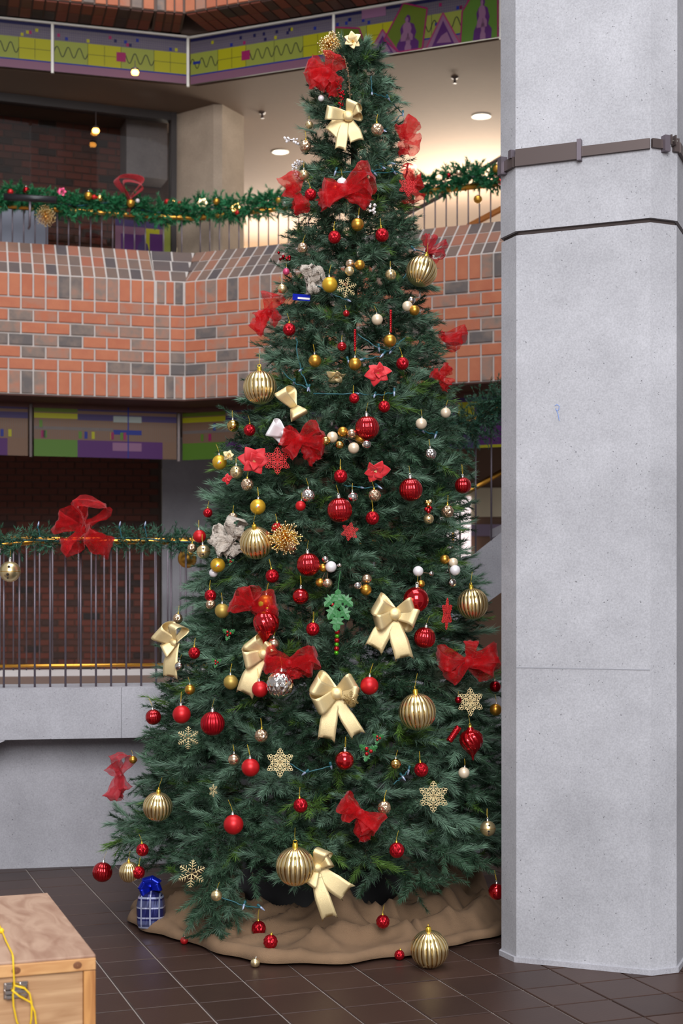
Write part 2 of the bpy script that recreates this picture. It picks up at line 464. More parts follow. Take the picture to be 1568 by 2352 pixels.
fr = nt.nodes.new('ShaderNodeFresnel'); fr.inputs[0].default_value = 1.5
mx = nt.nodes.new('ShaderNodeMixShader'); nt.links.new(fr.outputs[0], mx.inputs[0]); nt.links.new(tr.outputs[0], mx.inputs[1]); nt.links.new(gl.outputs[0], mx.inputs[2])
nt.links.new(mx.outputs[0], nt.nodes['Material Output'].inputs[0]); MATS['glass'] = g
m = MB(); wbox(m, -2.0, Lw - 0.05, 0.04, 0.048, 3.95, WZ1 - 0.07); m.build('pane', MATS['glass'], win)
m = MB(); wbox(m, -2.2, Lw + 0.1, 0.62, 0.8, 3.5, 6.17)
wb = tag(m.build('wall_reflected_bricks', MATS['mortar_dark']), kind='structure')
nb = 0
for r in range(31):
    z = 6.13 - r * 0.068
    for k in range(14):
        s = Lw - 0.05 - (k + 0.5 + 0.5 * (r % 2)) * 0.165
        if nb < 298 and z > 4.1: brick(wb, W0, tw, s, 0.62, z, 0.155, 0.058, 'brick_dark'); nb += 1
m = MB(); wbox(m, Lw - 0.42, Lw - 0.02, 0.30, 0.6, 5.62, 6.16)  # block added for the pale reflection in the glass
tag(m.build('reflection_patch', MATS['concrete_wall']), 'pale concrete bulkhead standing in for a reflection in the dark gallery window', 'patch')
# concrete pier of the gallery
m = MB(); m.prism([(-1.56, 13.64), (-1.191, 13.37), (-1.11, 13.37), (-0.93, 13.70), (-1.2, 14.05)], 3.525, 6.17)
tag(m.build('concrete_pier', MATS['concrete_warm']), 'warm lit concrete pier on the gallery beside the dark window', 'pillar')
m = MB(); strip(m, 0.5, 7.5, 3.45, 3.52); tag(m.build('floor_upper', MATS['brown_trim']), kind='structure')
# bright window end of the gallery
m = MB(); m.box((1.8, 18.6, 4.75), (7.2, 0.1, 2.3))
w2 = tag(m.build('window_2', MATS['daylight_pane']), kind='structure')
for i in range(7):
    m = MB(); m.box((-1.5 + 1.1 * i, 18.53, 4.75), (0.06, 0.06, 2.3)); m.build('mullion', MATS['white_trim'], w2)
area('ceiling_fill', (1.5, 15.7, 5.2), (1.4, 15.4, 6.17), 1.4, 0.6, 230, (1.0, 0.93, 0.78))  # unseen area light added to brighten the gallery ceiling
area('ceiling_fill', (-0.9, 17.6, 5.3), (-0.9, 17.5, 6.17), 1.2, 0.6, 110, (1.0, 0.95, 0.85))  # second unseen light, added to whiten the far ceiling
# stair hand rail far up in the gallery
m = MB(); m.tube([at(925, 497, 14.2), at(1010, 452, 14.0), at(1165, 352, 13.6)], 0.022, 8)
for q in (at(925, 497, 14.2), at(1165, 352, 13.6)): m.tube([q, (q.x, q.y, 3.52)], 0.012, 6)
tag(m.build('gallery_handrail', MATS['bronze_metal']), 'dark sloping handrail behind the garlanded gallery railing, right side', 'handrail')
m = MB(); m.tube([at(1075, 520, 13.2), at(1170, 470, 13.0)], 0.03, 8)
for q in (at(1075, 520, 13.2), at(1170, 470, 13.0)): m.tube([q, (q.x, q.y, 3.52)], 0.012, 6)
tag(m.build('wooden_handrail', mat('wood_rail', (190, 120, 60), 0.5)), 'orange wooden rail behind the gallery bars beside the big column', 'handrail')

# recessed lamps and sprinklers in the gallery ceiling
for (px, py, r, lab) in ((643, 348, 0.075, 'round recessed ceiling lamp left of the tree top'), (1105, 266, 0.08, 'round recessed ceiling lamp near the concrete column'),
                         (937, 381, 0.07, 'round recessed ceiling lamp just right of the tree, lowest')):
    Z = (6.17 - H) * F / (HY - py); p = at(px, py, Z)
    e = tag(empty('ceiling_lamp', (p.x, p.y, 6.17)), lab, 'lamp', 'recessed gallery lamps')
    m = MB(); m.lathe([(r * 1.18, 0), (r * 1.18, -0.008), (r * 0.98, -0.012), (r * 0.96, 0)], 24); m.build('ring', MATS['white_trim'], e, True)
    m = MB(); m.lathe([(0.001, -0.006), (r, -0.005)], 24); m.build('diffuser', MATS['lamp_glow'], e, True)
    l = bpy.data.lights.new('lamp_light', 'SPOT'); l.energy = 14; l.color = (1, 0.85, 0.62); l.spot_size = 2.2; l.shadow_soft_size = r
    lo = bpy.data.objects.new('lamp_light', l); COL.objects.link(lo); lo.parent = e; lo.location = (0, 0, -0.03)
for (px, py, lab) in ((602, 258, 'small sprinkler head in the ceiling left of the tree'), (1044, 177, 'small sprinkler head in the ceiling right of the tree')):
    Z = (6.17 - H) * F / (HY - py); p = at(px, py, Z)
    m = MB(); m.lathe([(0.035, 0), (0.03, -0.012), (0.012, -0.014), (0.01, -0.045), (0.02, -0.05), (0.018, -0.055), (0.001, -0.056)], 14, c=(p.x, p.y, 6.17))
    tag(m.build('sprinkler', MATS['bronze_metal'], None, True), lab, 'sprinkler', 'ceiling sprinklers')

# ------------------------------------------------------------------ printed frieze panels
PAL = {'navy': (28, 24, 84), 'grid': (122, 112, 122), 'lime': (166, 174, 70), 'yellow': (196, 190, 16), 'olive': (108, 128, 26), 'green': (96, 140, 40),
       'mauve': (146, 98, 122), 'magenta': (172, 28, 100), 'blue': (24, 44, 150), 'black': (26, 30, 34), 'purple': (92, 30, 112), 'pink': (186, 60, 110),
       'lilac': (160, 110, 146), 'grey': (128, 116, 112), 'tan': (140, 104, 80), 'violet': (74, 56, 110), 'pale': (176, 184, 176), 'white': (206, 206, 206)}
PM = [mat('print_' + k, tuple(c * 0.78 for c in v), 0.55, spec=0.25) for k, v in PAL.items()]; PI = {k: i for i, k in enumerate(PAL)}
FIG = [(0.5, 1.0), (0.58, 0.96), (0.6, 0.86), (0.56, 0.78), (0.7, 0.72), (0.78, 0.5), (0.72, 0.34), (0.86, 0.22), (0.84, 0.0), (0.12, 0.0), (0.16, 0.22), (0.3, 0.4), (0.26, 0.62), (0.34, 0.74), (0.44, 0.78), (0.41, 0.9)]
class Panel:
    def __init__(s, P, t, s0, s1, z0, z1):
        s.P = P; s.t = t; s.n = Vector((-t.y, t.x)); s.s0 = s0; s.s1 = s1; s.z0 = z0; s.z1 = z1; s.mb = MB(); s.lay = 0
    def w(s, u, v, l):
        p = s.P + s.t * (s.s0 + (s.s1 - s.s0) * u) - s.n * (0.006 + 0.0009 * l); return (p.x, p.y, s.z0 + (s.z1 - s.z0) * v)
    def rect(s, u0, u1, v0, v1, c, l=1): s.mb.quad([s.w(u0, v0, l), s.w(u1, v0, l), s.w(u1, v1, l), s.w(u0, v1, l)], PI[c])
    def poly(s, pts, c, l=1): s.mb.quad([s.w(u, v, l) for u, v in pts], PI[c])
    def line(s, pts, wd, c, l=3):
        asp = (s.s1 - s.s0) / (s.z1 - s.z0)
        for (u0, v0), (u1, v1) in zip(pts, pts[1:]):
            dx, dy = (u1 - u0) * asp, v1 - v0; q = math.hypot(dx, dy) or 1; nx, ny = -dy / q * wd / asp, dx / q * wd
            s.poly([(u0 - nx, v0 - ny), (u1 - nx, v1 - ny), (u1 + nx, v1 + ny), (u0 + nx, v0 + ny)], c, l)
    def done(s, label):
        e = tag(empty('frieze_panel', (*(s.P + s.t * s.s0), s.z0)), label, 'panel', 'printed frieze panels')
        ox, oy, oz = e.location
        b = MB(); a = s.P + s.t * s.s0; c = s.P + s.t * s.s1; h = s.n * 0.012
        b.prism([(a.x - s.n.x * .005 - ox, a.y - s.n.y * .005 - oy), (c.x - s.n.x * .005 - ox, c.y - s.n.y * .005 - oy), (c.x + h.x - ox, c.y + h.y - oy), (a.x + h.x - ox, a.y + h.y - oy)], 0, s.z1 - s.z0)
        b.build('board', PM[PI['grey']], e)
        s.mb.v = [(x - ox, y - oy, z - oz) for x, y, z in s.mb.v]
        s.mb.build('print', PM, e)
        return e
def pat_wave(p, seed):
    r = random.Random(seed); asp = (p.s1 - p.s0) / (p.z1 - p.z0)
    p.rect(0, 1, 0.92, 1, 'navy'); p.rect(0, 1, 0.66, 0.92, 'grid'); p.rect(0, 1, 0.2, 0.66, 'lime'); p.rect(0, 1, 0.17, 0.2, 'blue'); p.rect(0, 1, 0, 0.17, 'mauve')
    n = max(2, int(asp * 1.5))
    for i in range(n):
        u0, u1 = i / n, (i + 1) / n
        if i % 3 == 1 or i == n - 1:
            p.rect(u0, u1, 0.2, 0.66, 'yellow', 2); p.line([((u0 + u1) / 2, 0.22), ((u0 + u1) / 2, 0.64)], 0.004, 'black'); p.line([(u0, 0.43), (u1, 0.43)], 0.004, 'black')
        else:
            p.line([(u0 + (u1 - u0) * k / 40, 0.43 + 0.11 * math.sin(k / 40 * 6 * math.pi)) for k in range(41)], 0.009, 'black')
            if i % 3 == 2: p.rect(u0 - 0.1 / asp, u0 + 0.1 / asp, 0.34, 0.54, 'magenta', 4)
            elif r.random() < 0.4: p.rect(u0 + 0.02, u0 + 0.25 / asp, 0.42, 0.48, 'blue', 4)
        p.line([(u0, 0.2), (u0, 0.66)], 0.004, 'black')
    for k in range(int(asp * 22)): u = k / int(asp * 22); p.line([(u, 0.66), (u, 0.92)], 0.0022, 'violet', 2)
    for v in (0.7, 0.75, 0.8, 0.85): p.line([(0, v), (1, v)], 0.0022, 'violet', 2)
    for k in range(int(asp * 4)):
        u = r.random() * 0.96; v = r.choice((0.68, 0.74, 0.8)); p.rect(u, u + 0.06 / asp, v, v + 0.07, r.choice(('yellow', 'magenta', 'blue', 'navy')), 4)
def pat_figures(p, seed):
    pat_wave(p, seed); asp = (p.s1 - p.s0) / (p.z1 - p.z0)
    def fig(u0, u1, v1): 
        p.poly([(u0 + (u1 - u0) * a, b * v1) for a, b in FIG], 'purple', 7)
        p.poly([(u0 + (u1 - u0) * (0.2 + 0.55 * a), (0.28 + 0.66 * b) * v1) for a, b in FIG], 'lilac', 8)
        p.poly([(u0 + (u1 - u0) * (0.36 + 0.3 * a), 0.5 * b * v1) for a, b in FIG], 'lilac', 8)
    def tri(u0, u1, v1):
        um = (u0 + u1) / 2; p.poly([(u0, 0), (u1, 0), (um, v1)], 'lilac', 5); p.poly([(u0 + (u1 - u0) * 0.16, 0), (u1 - (u1 - u0) * 0.16, 0), (um, v1 * 0.76)], 'purple', 6)
        p.poly([(um - (u1 - u0) * .2, 0.06), (um + (u1 - u0) * .25, 0.04), (um + (u1 - u0) * .12, v1 * .4), (um - (u1 - u0) * .05, v1 * .3)], 'lilac', 7)
        p.line([(u0, 0), (um, v1), (u1, 0)], 0.014, 'pink', 8)
    pent = [(0.31, 0.30), (0.43, 0.99), (0.575, 0.80), (0.545, 0.0), (0.40, 0.0)]
    p.poly(pent, 'olive', 5); p.line(pent + pent[:1], 0.016, 'magenta', 9); fig(0.36, 0.55, 0.74)
    g = [(0.0, 0.0), (0.0, 0.72), (0.155, 0.62), (0.20, 0.16), (0.2, 0.0)]; p.poly(g, 'olive', 5); p.line(g, 0.016, 'magenta', 9); fig(0.0, 0.14, 0.52)
    g = [(0.775, 0.0), (0.785, 0.62), (0.86, 1.0), (0.995, 1.0), (0.995, 0.0)]; p.poly(g, 'green', 5); p.line(g[:3] + g[3:], 0.016, 'magenta', 9); fig(0.83, 0.98, 0.86)
    tri(0.2, 0.40, 0.52); tri(0.57, 0.77, 0.66)
    p.rect(0.17, 0.32, 0.80, 1.0, 'lilac', 5)
def pat_blocks(p, seed):
    r = random.Random(seed); asp = (p.s1 - p.s0) / (p.z1 - p.z0)
    p.rect(0, 1, 0, 1, 'tan'); p.rect(0, 0.3, 0.86, 1, 'olive', 2); p.rect(0, 0.3, 0.74, 0.84, 'yellow', 2); p.rect(0, 0.3, 0, 0.33, 'green', 2)
    p.rect(0.3, 1, 0.72, 0.84, 'violet', 2); p.rect(0.3, 0.9, 0, 0.33, 'purple', 2); p.rect(0.55, 0.75, 0.7, 0.82, 'pale', 3); p.rect(0.55, 0.75, 0.46, 0.55, 'blue', 4)
    p.rect(0.545, 0.75, 0.14, 0.30, 'lilac', 3); p.line([(0.655, 0), (0.655, 1)], 0.012, 'blue', 5); p.rect(0, 0.55, 0.52, 0.58, 'grey', 2); p.rect(0.3, 1, 0.9, 1, 'violet', 2)
    for k in range(int(asp * 24)): u = k / int(asp * 24); p.line([(u, 0.34), (u, 0.7)], 0.003, 'grey', 2)
    for k in range(int(asp * 4)):
        u = r.random() * 0.95; v = r.choice((0.36, 0.56)); p.rect(u, u + 0.06 / asp, v, v + 0.14, r.choice(('magenta', 'blue', 'yellow', 'green')), 5)
def pat_bright(p, seed):
    p.rect(0, 1, 0, 1, 'mauve'); p.rect(0.1, 0.5, 0.1, 0.7, 'purple', 2); p.rect(0.55, 0.8, 0, 0.85, 'yellow', 2); p.rect(0.62, 1.0, 0.05, 0.75, 'purple', 3); p.rect(0.86, 1, 0, 1, 'lime', 4); p.rect(0, 1, 0.86, 1, 'violet', 2)
    p.poly([(0.5 + (0.4) * (a - .5), b * 0.72) for a, b in FIG], 'violet', 5)
OUT = off(0.47); XL, XR = OUT[1], OUT[2]
# friezes meet in one corner
den = dL.x * dR.y - dL.y * dR.x; dd = XR - XL; sX = (dd.x * dR.y - dd.y * dR.x) / den; XC = XL + dL * sX
def frieze(pxa, pxb, t, z0, z1, fn, seed, label):
    p = Panel(XC, t, s_at(pxa, XC, t), s_at(pxb, XC, t), z0, z1); fn(p, seed); return p.done(label)
frieze(-420, 117, dL, 6.17, 6.58, pat_wave, 1, 'printed lime and mauve frieze panel at the top left corner of the gallery')
frieze(124, 428, dL, 6.17, 6.58, pat_wave, 2, 'printed frieze panel of lime squares and waves left of the upper corner')
frieze(438, 764, dR, 6.17, 6.58, pat_wave, 3, 'printed frieze panel of lime squares and waves between the corner and tree top')
frieze(770, 1146, dR, 6.17, 6.58, pat_figures, 4, 'printed frieze panel with purple draped figures in pink outlined pentagons')
frieze(1154, 1500, dR, 6.17, 6.58, pat_figures, 5, 'printed purple frieze panel mostly hidden behind the concrete column')
frieze(-420, 64, dL, 2.81, 3.26, pat_blocks, 6, 'printed green block frieze panel under the balcony at the far left')
frieze(78, 405, dL, 2.81, 3.26, pat_blocks, 7, 'printed frieze panel of green and violet blocks under the balcony')
frieze(420, 758, dR, 2.81, 3.26, pat_blocks, 8, 'printed green block frieze panel under the balcony behind the tree')
frieze(768, 1300, dR, 2.81, 3.26, pat_bright, 9, 'printed purple and yellow frieze panel behind the stair railing')
for i, (px, t, z0, z1) in enumerate(((120.5, dL, 6.15, 6.58), (433, dR, 6.15, 6.60), (767, dR, 6.15, 6.58), (1150, dR, 6.15, 6.58), (71, dL, 2.8, 3.26), (412, dR, 2.8, 3.26), (763, dR, 2.8, 3.26))):
    p = XC + t * s_at(px, XC, t) - Vector((-t.y, t.x)) * 0.012
    m = MB(); m.box((p.x, p.y, (z0 + z1) / 2), (0.022, 0.022, z1 - z0)); tag(m.build('trim_%d' % (i + 2), MATS['bronze_metal' if z0 < 4 else 'white_trim']), kind='structure')
# row of pale strip along the top of the upper frieze
m = MB()
for t, a, b in ((dL, -420, 428), (dR, 438, 1500)):
    s0, s1 = s_at(a, XC, t), s_at(b, XC, t); n = Vector((-t.y, t.x)); q = XC - n * 0.03
    m.prism([tuple(q + t * s0), tuple(q + t * s1), tuple(q + t * s1 + n * 0.02), tuple(q + t * s0 + n * 0.02)], 6.575, 6.592)
tag(m.build('trim_9', MATS['white_trim']), kind='structure')
# printed panel added for the frieze reflected in the window (low, left of the pier)
p = Panel(W0 - nw * 0.05, tw, s_at(262, W0, tw), s_at(388, W0, tw), 4.66, 5.10); pat_bright(p, 3); p.done('printed purple and yellow panel standing in for the frieze reflected in the dark window')
m = MB(); wbox(m, -0.6, s_at(108, W0, tw), -0.06, -0.02, 4.6, 5.12)  # added for the grey reflected low in the window
tag(m.build('grey_reflection', mat('reflection_grey', (120, 122, 136), 0.5)), 'plain grey panel standing in for a window reflection at the far left', 'panel')
# two glowing bulbs added where lamps are reflected in frieze and window glass
for (px, py, Z, lab) in ((310, 166, 12.45, 'glowing amber bulb standing in for a lamp reflection at the upper frieze edge'), (220, 300, 13.35, 'small glowing amber bulb standing in for a lamp reflection in the dark gallery window')):
    p = at(px, py, Z); e = tag(empty('amber_reflection', p), lab, 'lamp', 'amber lamp reflections')
    m = MB(); m.lathe([(0.001, -0.02), (0.028, -0.018), (0.034, 0.0), (0.026, 0.016), (0.001, 0.02)], 16); m.build('bulb', MATS['reflection_amber'], e, True)
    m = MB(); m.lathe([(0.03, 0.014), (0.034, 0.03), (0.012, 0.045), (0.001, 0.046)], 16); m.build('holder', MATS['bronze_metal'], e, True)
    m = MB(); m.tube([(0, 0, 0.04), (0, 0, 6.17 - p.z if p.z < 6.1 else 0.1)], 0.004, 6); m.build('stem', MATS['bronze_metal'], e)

# ------------------------------------------------------------------ lower storey: far brick wall, pier, raised landing
mw = MB(); P1 = Vector((-4.6, 15.9)); t1 = Vector((1, 0.05)).normalized()
sE = s_at(368, P1, t1)
wbox(mw, -1, sE, 0, 0.2, 0.3, Z0, P1, t1)
wlb = tag(mw.build('wall_lower_bricks', MATS['mortar_dark']), kind='structure')
rest = MB(); nb = 0
for r in range(36):
    z = 0.72 + r * 0.073
    if z > 3.2: break
    for k in range(12):
        s = sE - 0.02 - (k + 0.5 + 0.5 * (r % 2)) * 0.185
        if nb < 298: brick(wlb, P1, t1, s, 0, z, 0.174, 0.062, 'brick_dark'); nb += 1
        else:
            pp = P1 + t1 * s; rest.box((pp.x, pp.y - 0.004, z), (0.174, 0.012, 0.062))
o = rest.build('brick_rows', MATS['brick_dark'], wlb); o['kind'] = 'stuff'
m = MB(); a = at(372, 1300, 15.2); b = at(560, 1300, 15.2)
m.prism([(a.x, 15.2), (b.x, 15.2), (b.x, 15.8), (a.x, 15.8)], 0.3, Z0)
tag(m.build('concrete_pillar', MATS['concrete_wall']), 'grey concrete pillar in the shade under the balcony, left of the tree', 'pillar')
m = MB(); m.box((1.6, 15.0, 1.8), (5.4, 0.2, 3.0)); tag(m.build('wall_lower_right', mat('brown_wall', (126, 98, 80), 0.8)), kind='structure')
# lit window behind the stair
m = MB(); c = at(1045, 1225, 14.6); m.box((c.x, 14.85, c.z), (0.36, 0.05, 0.78))
w3 = tag(m.build('window_3', mat('pane_soft', (255, 240, 240), 0.5, emit=(255, 236, 236), estr=1.1)), kind='structure')
m = MB(); c2 = at(1140, 1150, 14.6); m.box((c2.x, 14.86, c2.z), (0.55, 0.04, 0.30)); tag(m.build('trim_10', MATS['cream_wall']), kind='structure')
m = MB(); c2 = at(1140, 1215, 14.6); m.box((c2.x, 14.85, c2.z), (0.6, 0.04, 0.12)); tag(m.build('trim_11', mat('lilac_band', (150, 132, 156), 0.7)), kind='structure')
m = MB(); m.tube([at(1040, 1147, 12.0), at(1088, 1121, 12.0), at(1175, 1070, 12.0)], 0.025, 10)
for q in (at(1040, 1147, 12.0), at(1175, 1070, 12.0)): m.tube([q, (q.x, q.y, 0.0)], 0.012, 6)
tag(m.build('brass_handrail', MATS['brass'], None, True), 'sloping brass handrail deep behind the stair bars', 'handrail')

# raised concrete landing: wall below, beam, deck
def wallY(x, base=8.30): return base + 0.19 * (x + 1.97)
m = MB(); m.prism([(-6, wallY(-6)), (4, wallY(4)), (4, wallY(4) + 0.2), (-6, wallY(-6) + 0.2)], 0, 1.0)
tag(m.build('wall_front', MATS['concrete_wall']), kind='structure')
yb = lambda x: wallY(x, 7.985)
eb = tag(empty('concrete_beam', (0, 8.2, 0.77)), 'pale concrete edge beam of the raised landing, below the bars', 'beam')
def rel(mb, e): mb.v = [(x - e.location.x, y - e.location.y, z - e.location.z) for x, y, z in mb.v]; return mb
xs = (-5.8, -0.62 - 0.62, 0.45)
for a, b in ((-5.8, -1.245), (-1.243, 2.6)):
    m = MB(); m.prism([(a, yb(a)), (b, yb(b)), (b, yb(b) + 0.45), (a, yb(a) + 0.45)], 0.775, 1.06); rel(m, eb).build('beam_section', MATS['concrete_wall'], eb)
m = MB(); xh = at(8, 1702, 7.98).x
m.prism([(xh - 0.6, yb(xh - 0.6) + 0.003), (xh, yb(xh) + 0.003), (xh, yb(xh) + 0.44), (xh - 0.6, yb(xh - 0.6) + 0.44)], 0.5, 0.775)
k = [i for i, v in enumerate(m.v) if v[2] < 0.6 and abs(v[0] - xh) < 0.01]
for i in k: m.v[i] = (m.v[i][0], m.v[i][1], 0.77)
m.prism([(-5.8, yb(-5.8) + 0.003), (xh - 0.6, yb(xh - 0.6) + 0.003), (xh - 0.6, yb(xh - 0.6) + 0.44), (-5.8, yb(-5.8) + 0.44)], 0.0, 0.775)
rel(m, eb).build('haunch', MATS['concrete_wall'], eb)
m = MB(); m.prism([(-6, yb(-6) + 0.45), (4, yb(4) + 0.45), (4, yb(4) + 1.6), (-6, yb(-6) + 1.6)], 0.98, 1.05)
tag(m.build('floor_landing', MATS['brown_trim']), kind='structure')
m = MB(); m.prism([(-6, yb(-6) + 1.55), (0.6, yb(.6) + 1.55), (0.6, yb(.6) + 1.75), (-6, yb(-6) + 1.75)], 0.6, 1.085)
tag(m.build('trim_12', MATS['white_curb']), kind='structure')

# ------------------------------------------------------------------ railings
def railing(name, label, path, bars, zb, zt, rr, barr, rail_pts, bottom=None):
    e = tag(empty(name, (path[0][0], path[0][1], zb(path[0]) if callable(zb) else zb)), label, 'railing')
    L = e.location
    m = MB(); m.tube([Vector(p) - L for p in rail_pts], rr, 10); m.build('handrail', MATS['brass'], e, True)
    me = None
    for (x, y) in bars:
        z0 = zb((x, y)) if callable(zb) else zb; z1 = zt((x, y)) if callable(zt) else zt
        m = MB(); m.tube([(0, 0, 0), (0, 0, z1 - z0)], barr, 6)
        if callable(zb) or callable(zt) or me is None: me = m.mesh('bar', [MATS['steel_bar']], True)
        o = link('bar', me, e); o.location = (x - L.x, y - L.y, z0 - L.z)
    if bottom:
        m = MB(); m.tube([Vector(p) - L for p in bottom], 0.012, 8); m.build('foot_rail', MATS['brass'], e, True)
    return e
RO = off(0.42); RZ = 4.955; UPR = []
for s in range(24): p = RO[1] - dL * (0.04 + s * 0.0955); UPR.insert(0, tuple(p))
for s in range(2): p = RO[1] + (RO[2] - RO[1]) * (0.3 + 0.4 * s); UPR.append(tuple(p))
for s in range(38): p = RO[2] + dR * (0.05 + s * 0.0955); UPR.append(tuple(p))
UP_RAIL = [(*(RO[1] - dL * 3.2), RZ), (*RO[1], RZ), (*RO[2], RZ), (*(RO[2] + dR * 4.0), RZ)]
railing('balcony_railing', 'brass topped steel bar railing on the brick balcony', UPR, UPR, 4.62, RZ, 0.026, 0.0065, UP_RAIL)
LOWB = []
for i in range(-14, 30):
    x = at(13 + i * 34.2, 1583, 8.1).x - 0.35; LOWB.append((x, yb(x) + 0.12))
xk = at(88, 1238, 8.1).x
def lowz(p): return 1.895 if p[0] > xk else 1.895 - (xk - p[0]) * 0.13
LOW_RAIL = [(x, yb(x) + 0.12, lowz((x,))) for x in (-3.4, xk - 0.12, xk, -0.9, 0.2)]
railing('landing_railing', 'brass topped steel bar railing along the raised landing', LOWB, LOWB, 1.06, lowz, 0.022, 0.0065, LOW_RAIL)
BB = [(-3.2 + i * 0.084, yb(-3.2 + i * 0.084) + 1.66) for i in range(34)]
railing('bar_railing', 'second railing behind the landing railing with brass foot rail', BB, BB, 1.08, 1.965, 0.02, 0.0055,
        [(BB[0][0], BB[0][1], 1.965), (BB[-1][0], BB[-1][1], 1.965)], [(BB[0][0], BB[0][1] - 0.01, 1.115), (BB[-1][0], BB[-1][1] - 0.01, 1.115)])
# stair on the right
ZS = 9.0
def st(x): return 1.755 + 0.80 * (x - 0.7256)
e = tag(empty('concrete_stair', (-0.15, ZS, 1.05)), 'concrete stair rising to the right between the tree and column', 'stairs')
m = MB(); k = [(-0.15, 1.05), (0.55, 1.05), (0.72, 1.40), (3.0, 1.40 + 0.72 * 2.28), (3.0, st(3.0)), (-0.15, st(-0.15))]
m.quad([(x, ZS, z) for x, z in k]); m.quad([(x, ZS + 0.14, z) for x, z in reversed(k)])
for i in range(len(k)):
    a, b = k[i], k[(i + 1) % len(k)]; m.quad([(a[0], ZS, a[1]), (a[0], ZS + 0.14, a[1]), (b[0], ZS + 0.14, b[1]), (b[0], ZS, b[1])])
rel(m, e).build('stringer', MATS['concrete_wall'], e)
for i in range(9):
    m = MB(); x = 0.1 + i * 0.28; m.box((x, ZS + 0.75, st(x) - 0.12), (0.30, 1.2, 0.06)); rel(m, e).build('tread', MATS['concrete_wall'], e)
STB = [(at(x, 1200, ZS + 0.07).x, ZS + 0.07) for x in (985, 1021, 1056, 1092, 1128, 1157, 1193, 1230)]
gz = lambda x: 2.60 + 0.50 * (x - 0.66)
stt = lambda p: gz(p[0])
railing('stair_railing', 'steel bar railing climbing the concrete stair behind the column', STB, STB, lambda p: st(p[0]), stt, 0.022, 0.0065,
        [(x, ZS + 0.07, gz(x)) for x in (0.3, 1.6)])

# ------------------------------------------------------------------ the big concrete column
e = tag(empty('concrete_column', (1.0, 6.2, 0)), 'big pale grey concrete column with chamfered corners right of the tree', 'column')
uf = Vector((0.5315, -0.218)).normalized(); nf = Vector((-uf.y, uf.x))
FL = Vector((0.7500, 6.168))
def colpoly(g):
    w, c = 0.572, 0.092
    P = [(0, 0), (w, 0), (w + c, c), (w + c, c + w), (w, w + 2 * c), (0, w + 2 * c), (-c, c + w), (-c, c)]
    q = []
    for a, b in P:
        ca, cb = a - w / 2, b - (w / 2 + c); L = math.hypot(ca, cb)
        p = FL + uf * (a + ca / L * g) + nf * (b + cb / L * g); q.append((p.x - 1.0, p.y - 6.2))
    return q
m = MB(); m.prism(colpoly(0), 0.02, 3.118); m.build('shaft', MATS['concrete_light'], e)
m = MB(); m.prism(colpoly(0.004), 3.136, 9.0); m.build('shaft', MATS['concrete_light'], e)
m = MB(); m.prism(colpoly(-0.012), 3.11, 3.14); m.build('shadow_joint', MATS['groove'], e)
m = MB(); m.prism(colpoly(0.012), 0, 0.022); m.build('footing', MATS['concrete_wall'], e)
def fbox(mb, a0, a1, z0, z1, d, d0=0.004):
    p = [FL + uf * a0 - nf * d0, FL + uf * a1 - nf * d0]
    q = [p[0] - nf * d, p[1] - nf * d]
    mb.prism([(v.x - 1.0, v.y - 6.2) for v in (q[0], q[1], p[1], p[0])], z0, z1)
# faint formwork joints, a proud seam line on the right chamfer
m = MB(); fbox(m, 0.0, 0.57, 1.262, 1.266, 0.001, 0.0005); m.build('formwork_joint', mat('seam', (150, 150, 156), 0.9), e)
# blue pen squiggle on the shaft
q = []
for x, y in ((1274, 932), (1279, 929), (1284, 933), (1283, 941), (1279, 944), (1276, 938), (1281, 950), (1284, 966)):
    k = FL + uf * s_at(x, FL, uf) - nf * 0.001; q.append((k.x - 1.0, k.y - 6.2, H + (HY - y) / F * k.y))
m = MB(); m.tube(q, 0.0014, 5); m.build('pen_mark', mat('pen_blue', (120, 150, 214), 0.7), e)
# metal strap around the column
m = MB(); fbox(m, 0.0, 0.276, 3.41, 3.458, 0.018); m.build('strap_band', MATS['bronze_metal'], e)
m = MB(); fbox(m, 0.0, 0.268, 3.458, 3.484, 0.012); m.build('strap_lip', MATS['bronze_metal'], e)
m = MB(); fbox(m, 0.27, 0.288, 3.402, 3.490, 0.028); m.build('strap_clip', MATS['steel_bar'], e)
m = MB(); fbox(m, 0.284, 0.572, 3.420, 3.462, 0.014); m.build('strap_band', MATS['bronze_metal'], e)
def cbox(i, f0, f1, z0, z1, d, name, mt):
    P = colpoly(0.004); a = Vector(P[i]); b = Vector(P[(i + 1) % 8]); t = (b - a).normalized(); n = Vector((t.y, -t.x)); L = (b - a).length
    m = MB(); p, q = a + t * L * f0, a + t * L * f1
    m.prism([tuple(p + n * d), tuple(q + n * d), tuple(q), tuple(p)], z0, z1); m.build(name, MATS[mt], e)
cbox(1, 0, 0.45, 3.425, 3.462, 0.014, 'strap_band', 'bronze_metal'); cbox(1, 0.38, 0.58, 3.412, 3.478, 0.03, 'strap_clip', 'steel_bar')
cbox(1, 0.8, 1.0, 3.42, 3.475, 0.016, 'strap_band', 'bronze_metal'); cbox(2, 0, 1, 3.42, 3.462, 0.014, 'strap_band', 'bronze_metal')
cbox(7, 0, 1, 3.41, 3.455, 0.016, 'strap_band', 'bronze_metal'); cbox(7, 0.2, 0.45, 3.40, 3.475, 0.03, 'strap_clip', 'steel_bar'); cbox(7, 0.8, 0.98, 3.45, 3.485, 0.022, 'strap_clip', 'steel_bar')
cbox(6, 0, 1, 3.41, 3.455, 0.014, 'strap_band', 'bronze_metal')
a = colpoly(0.02)
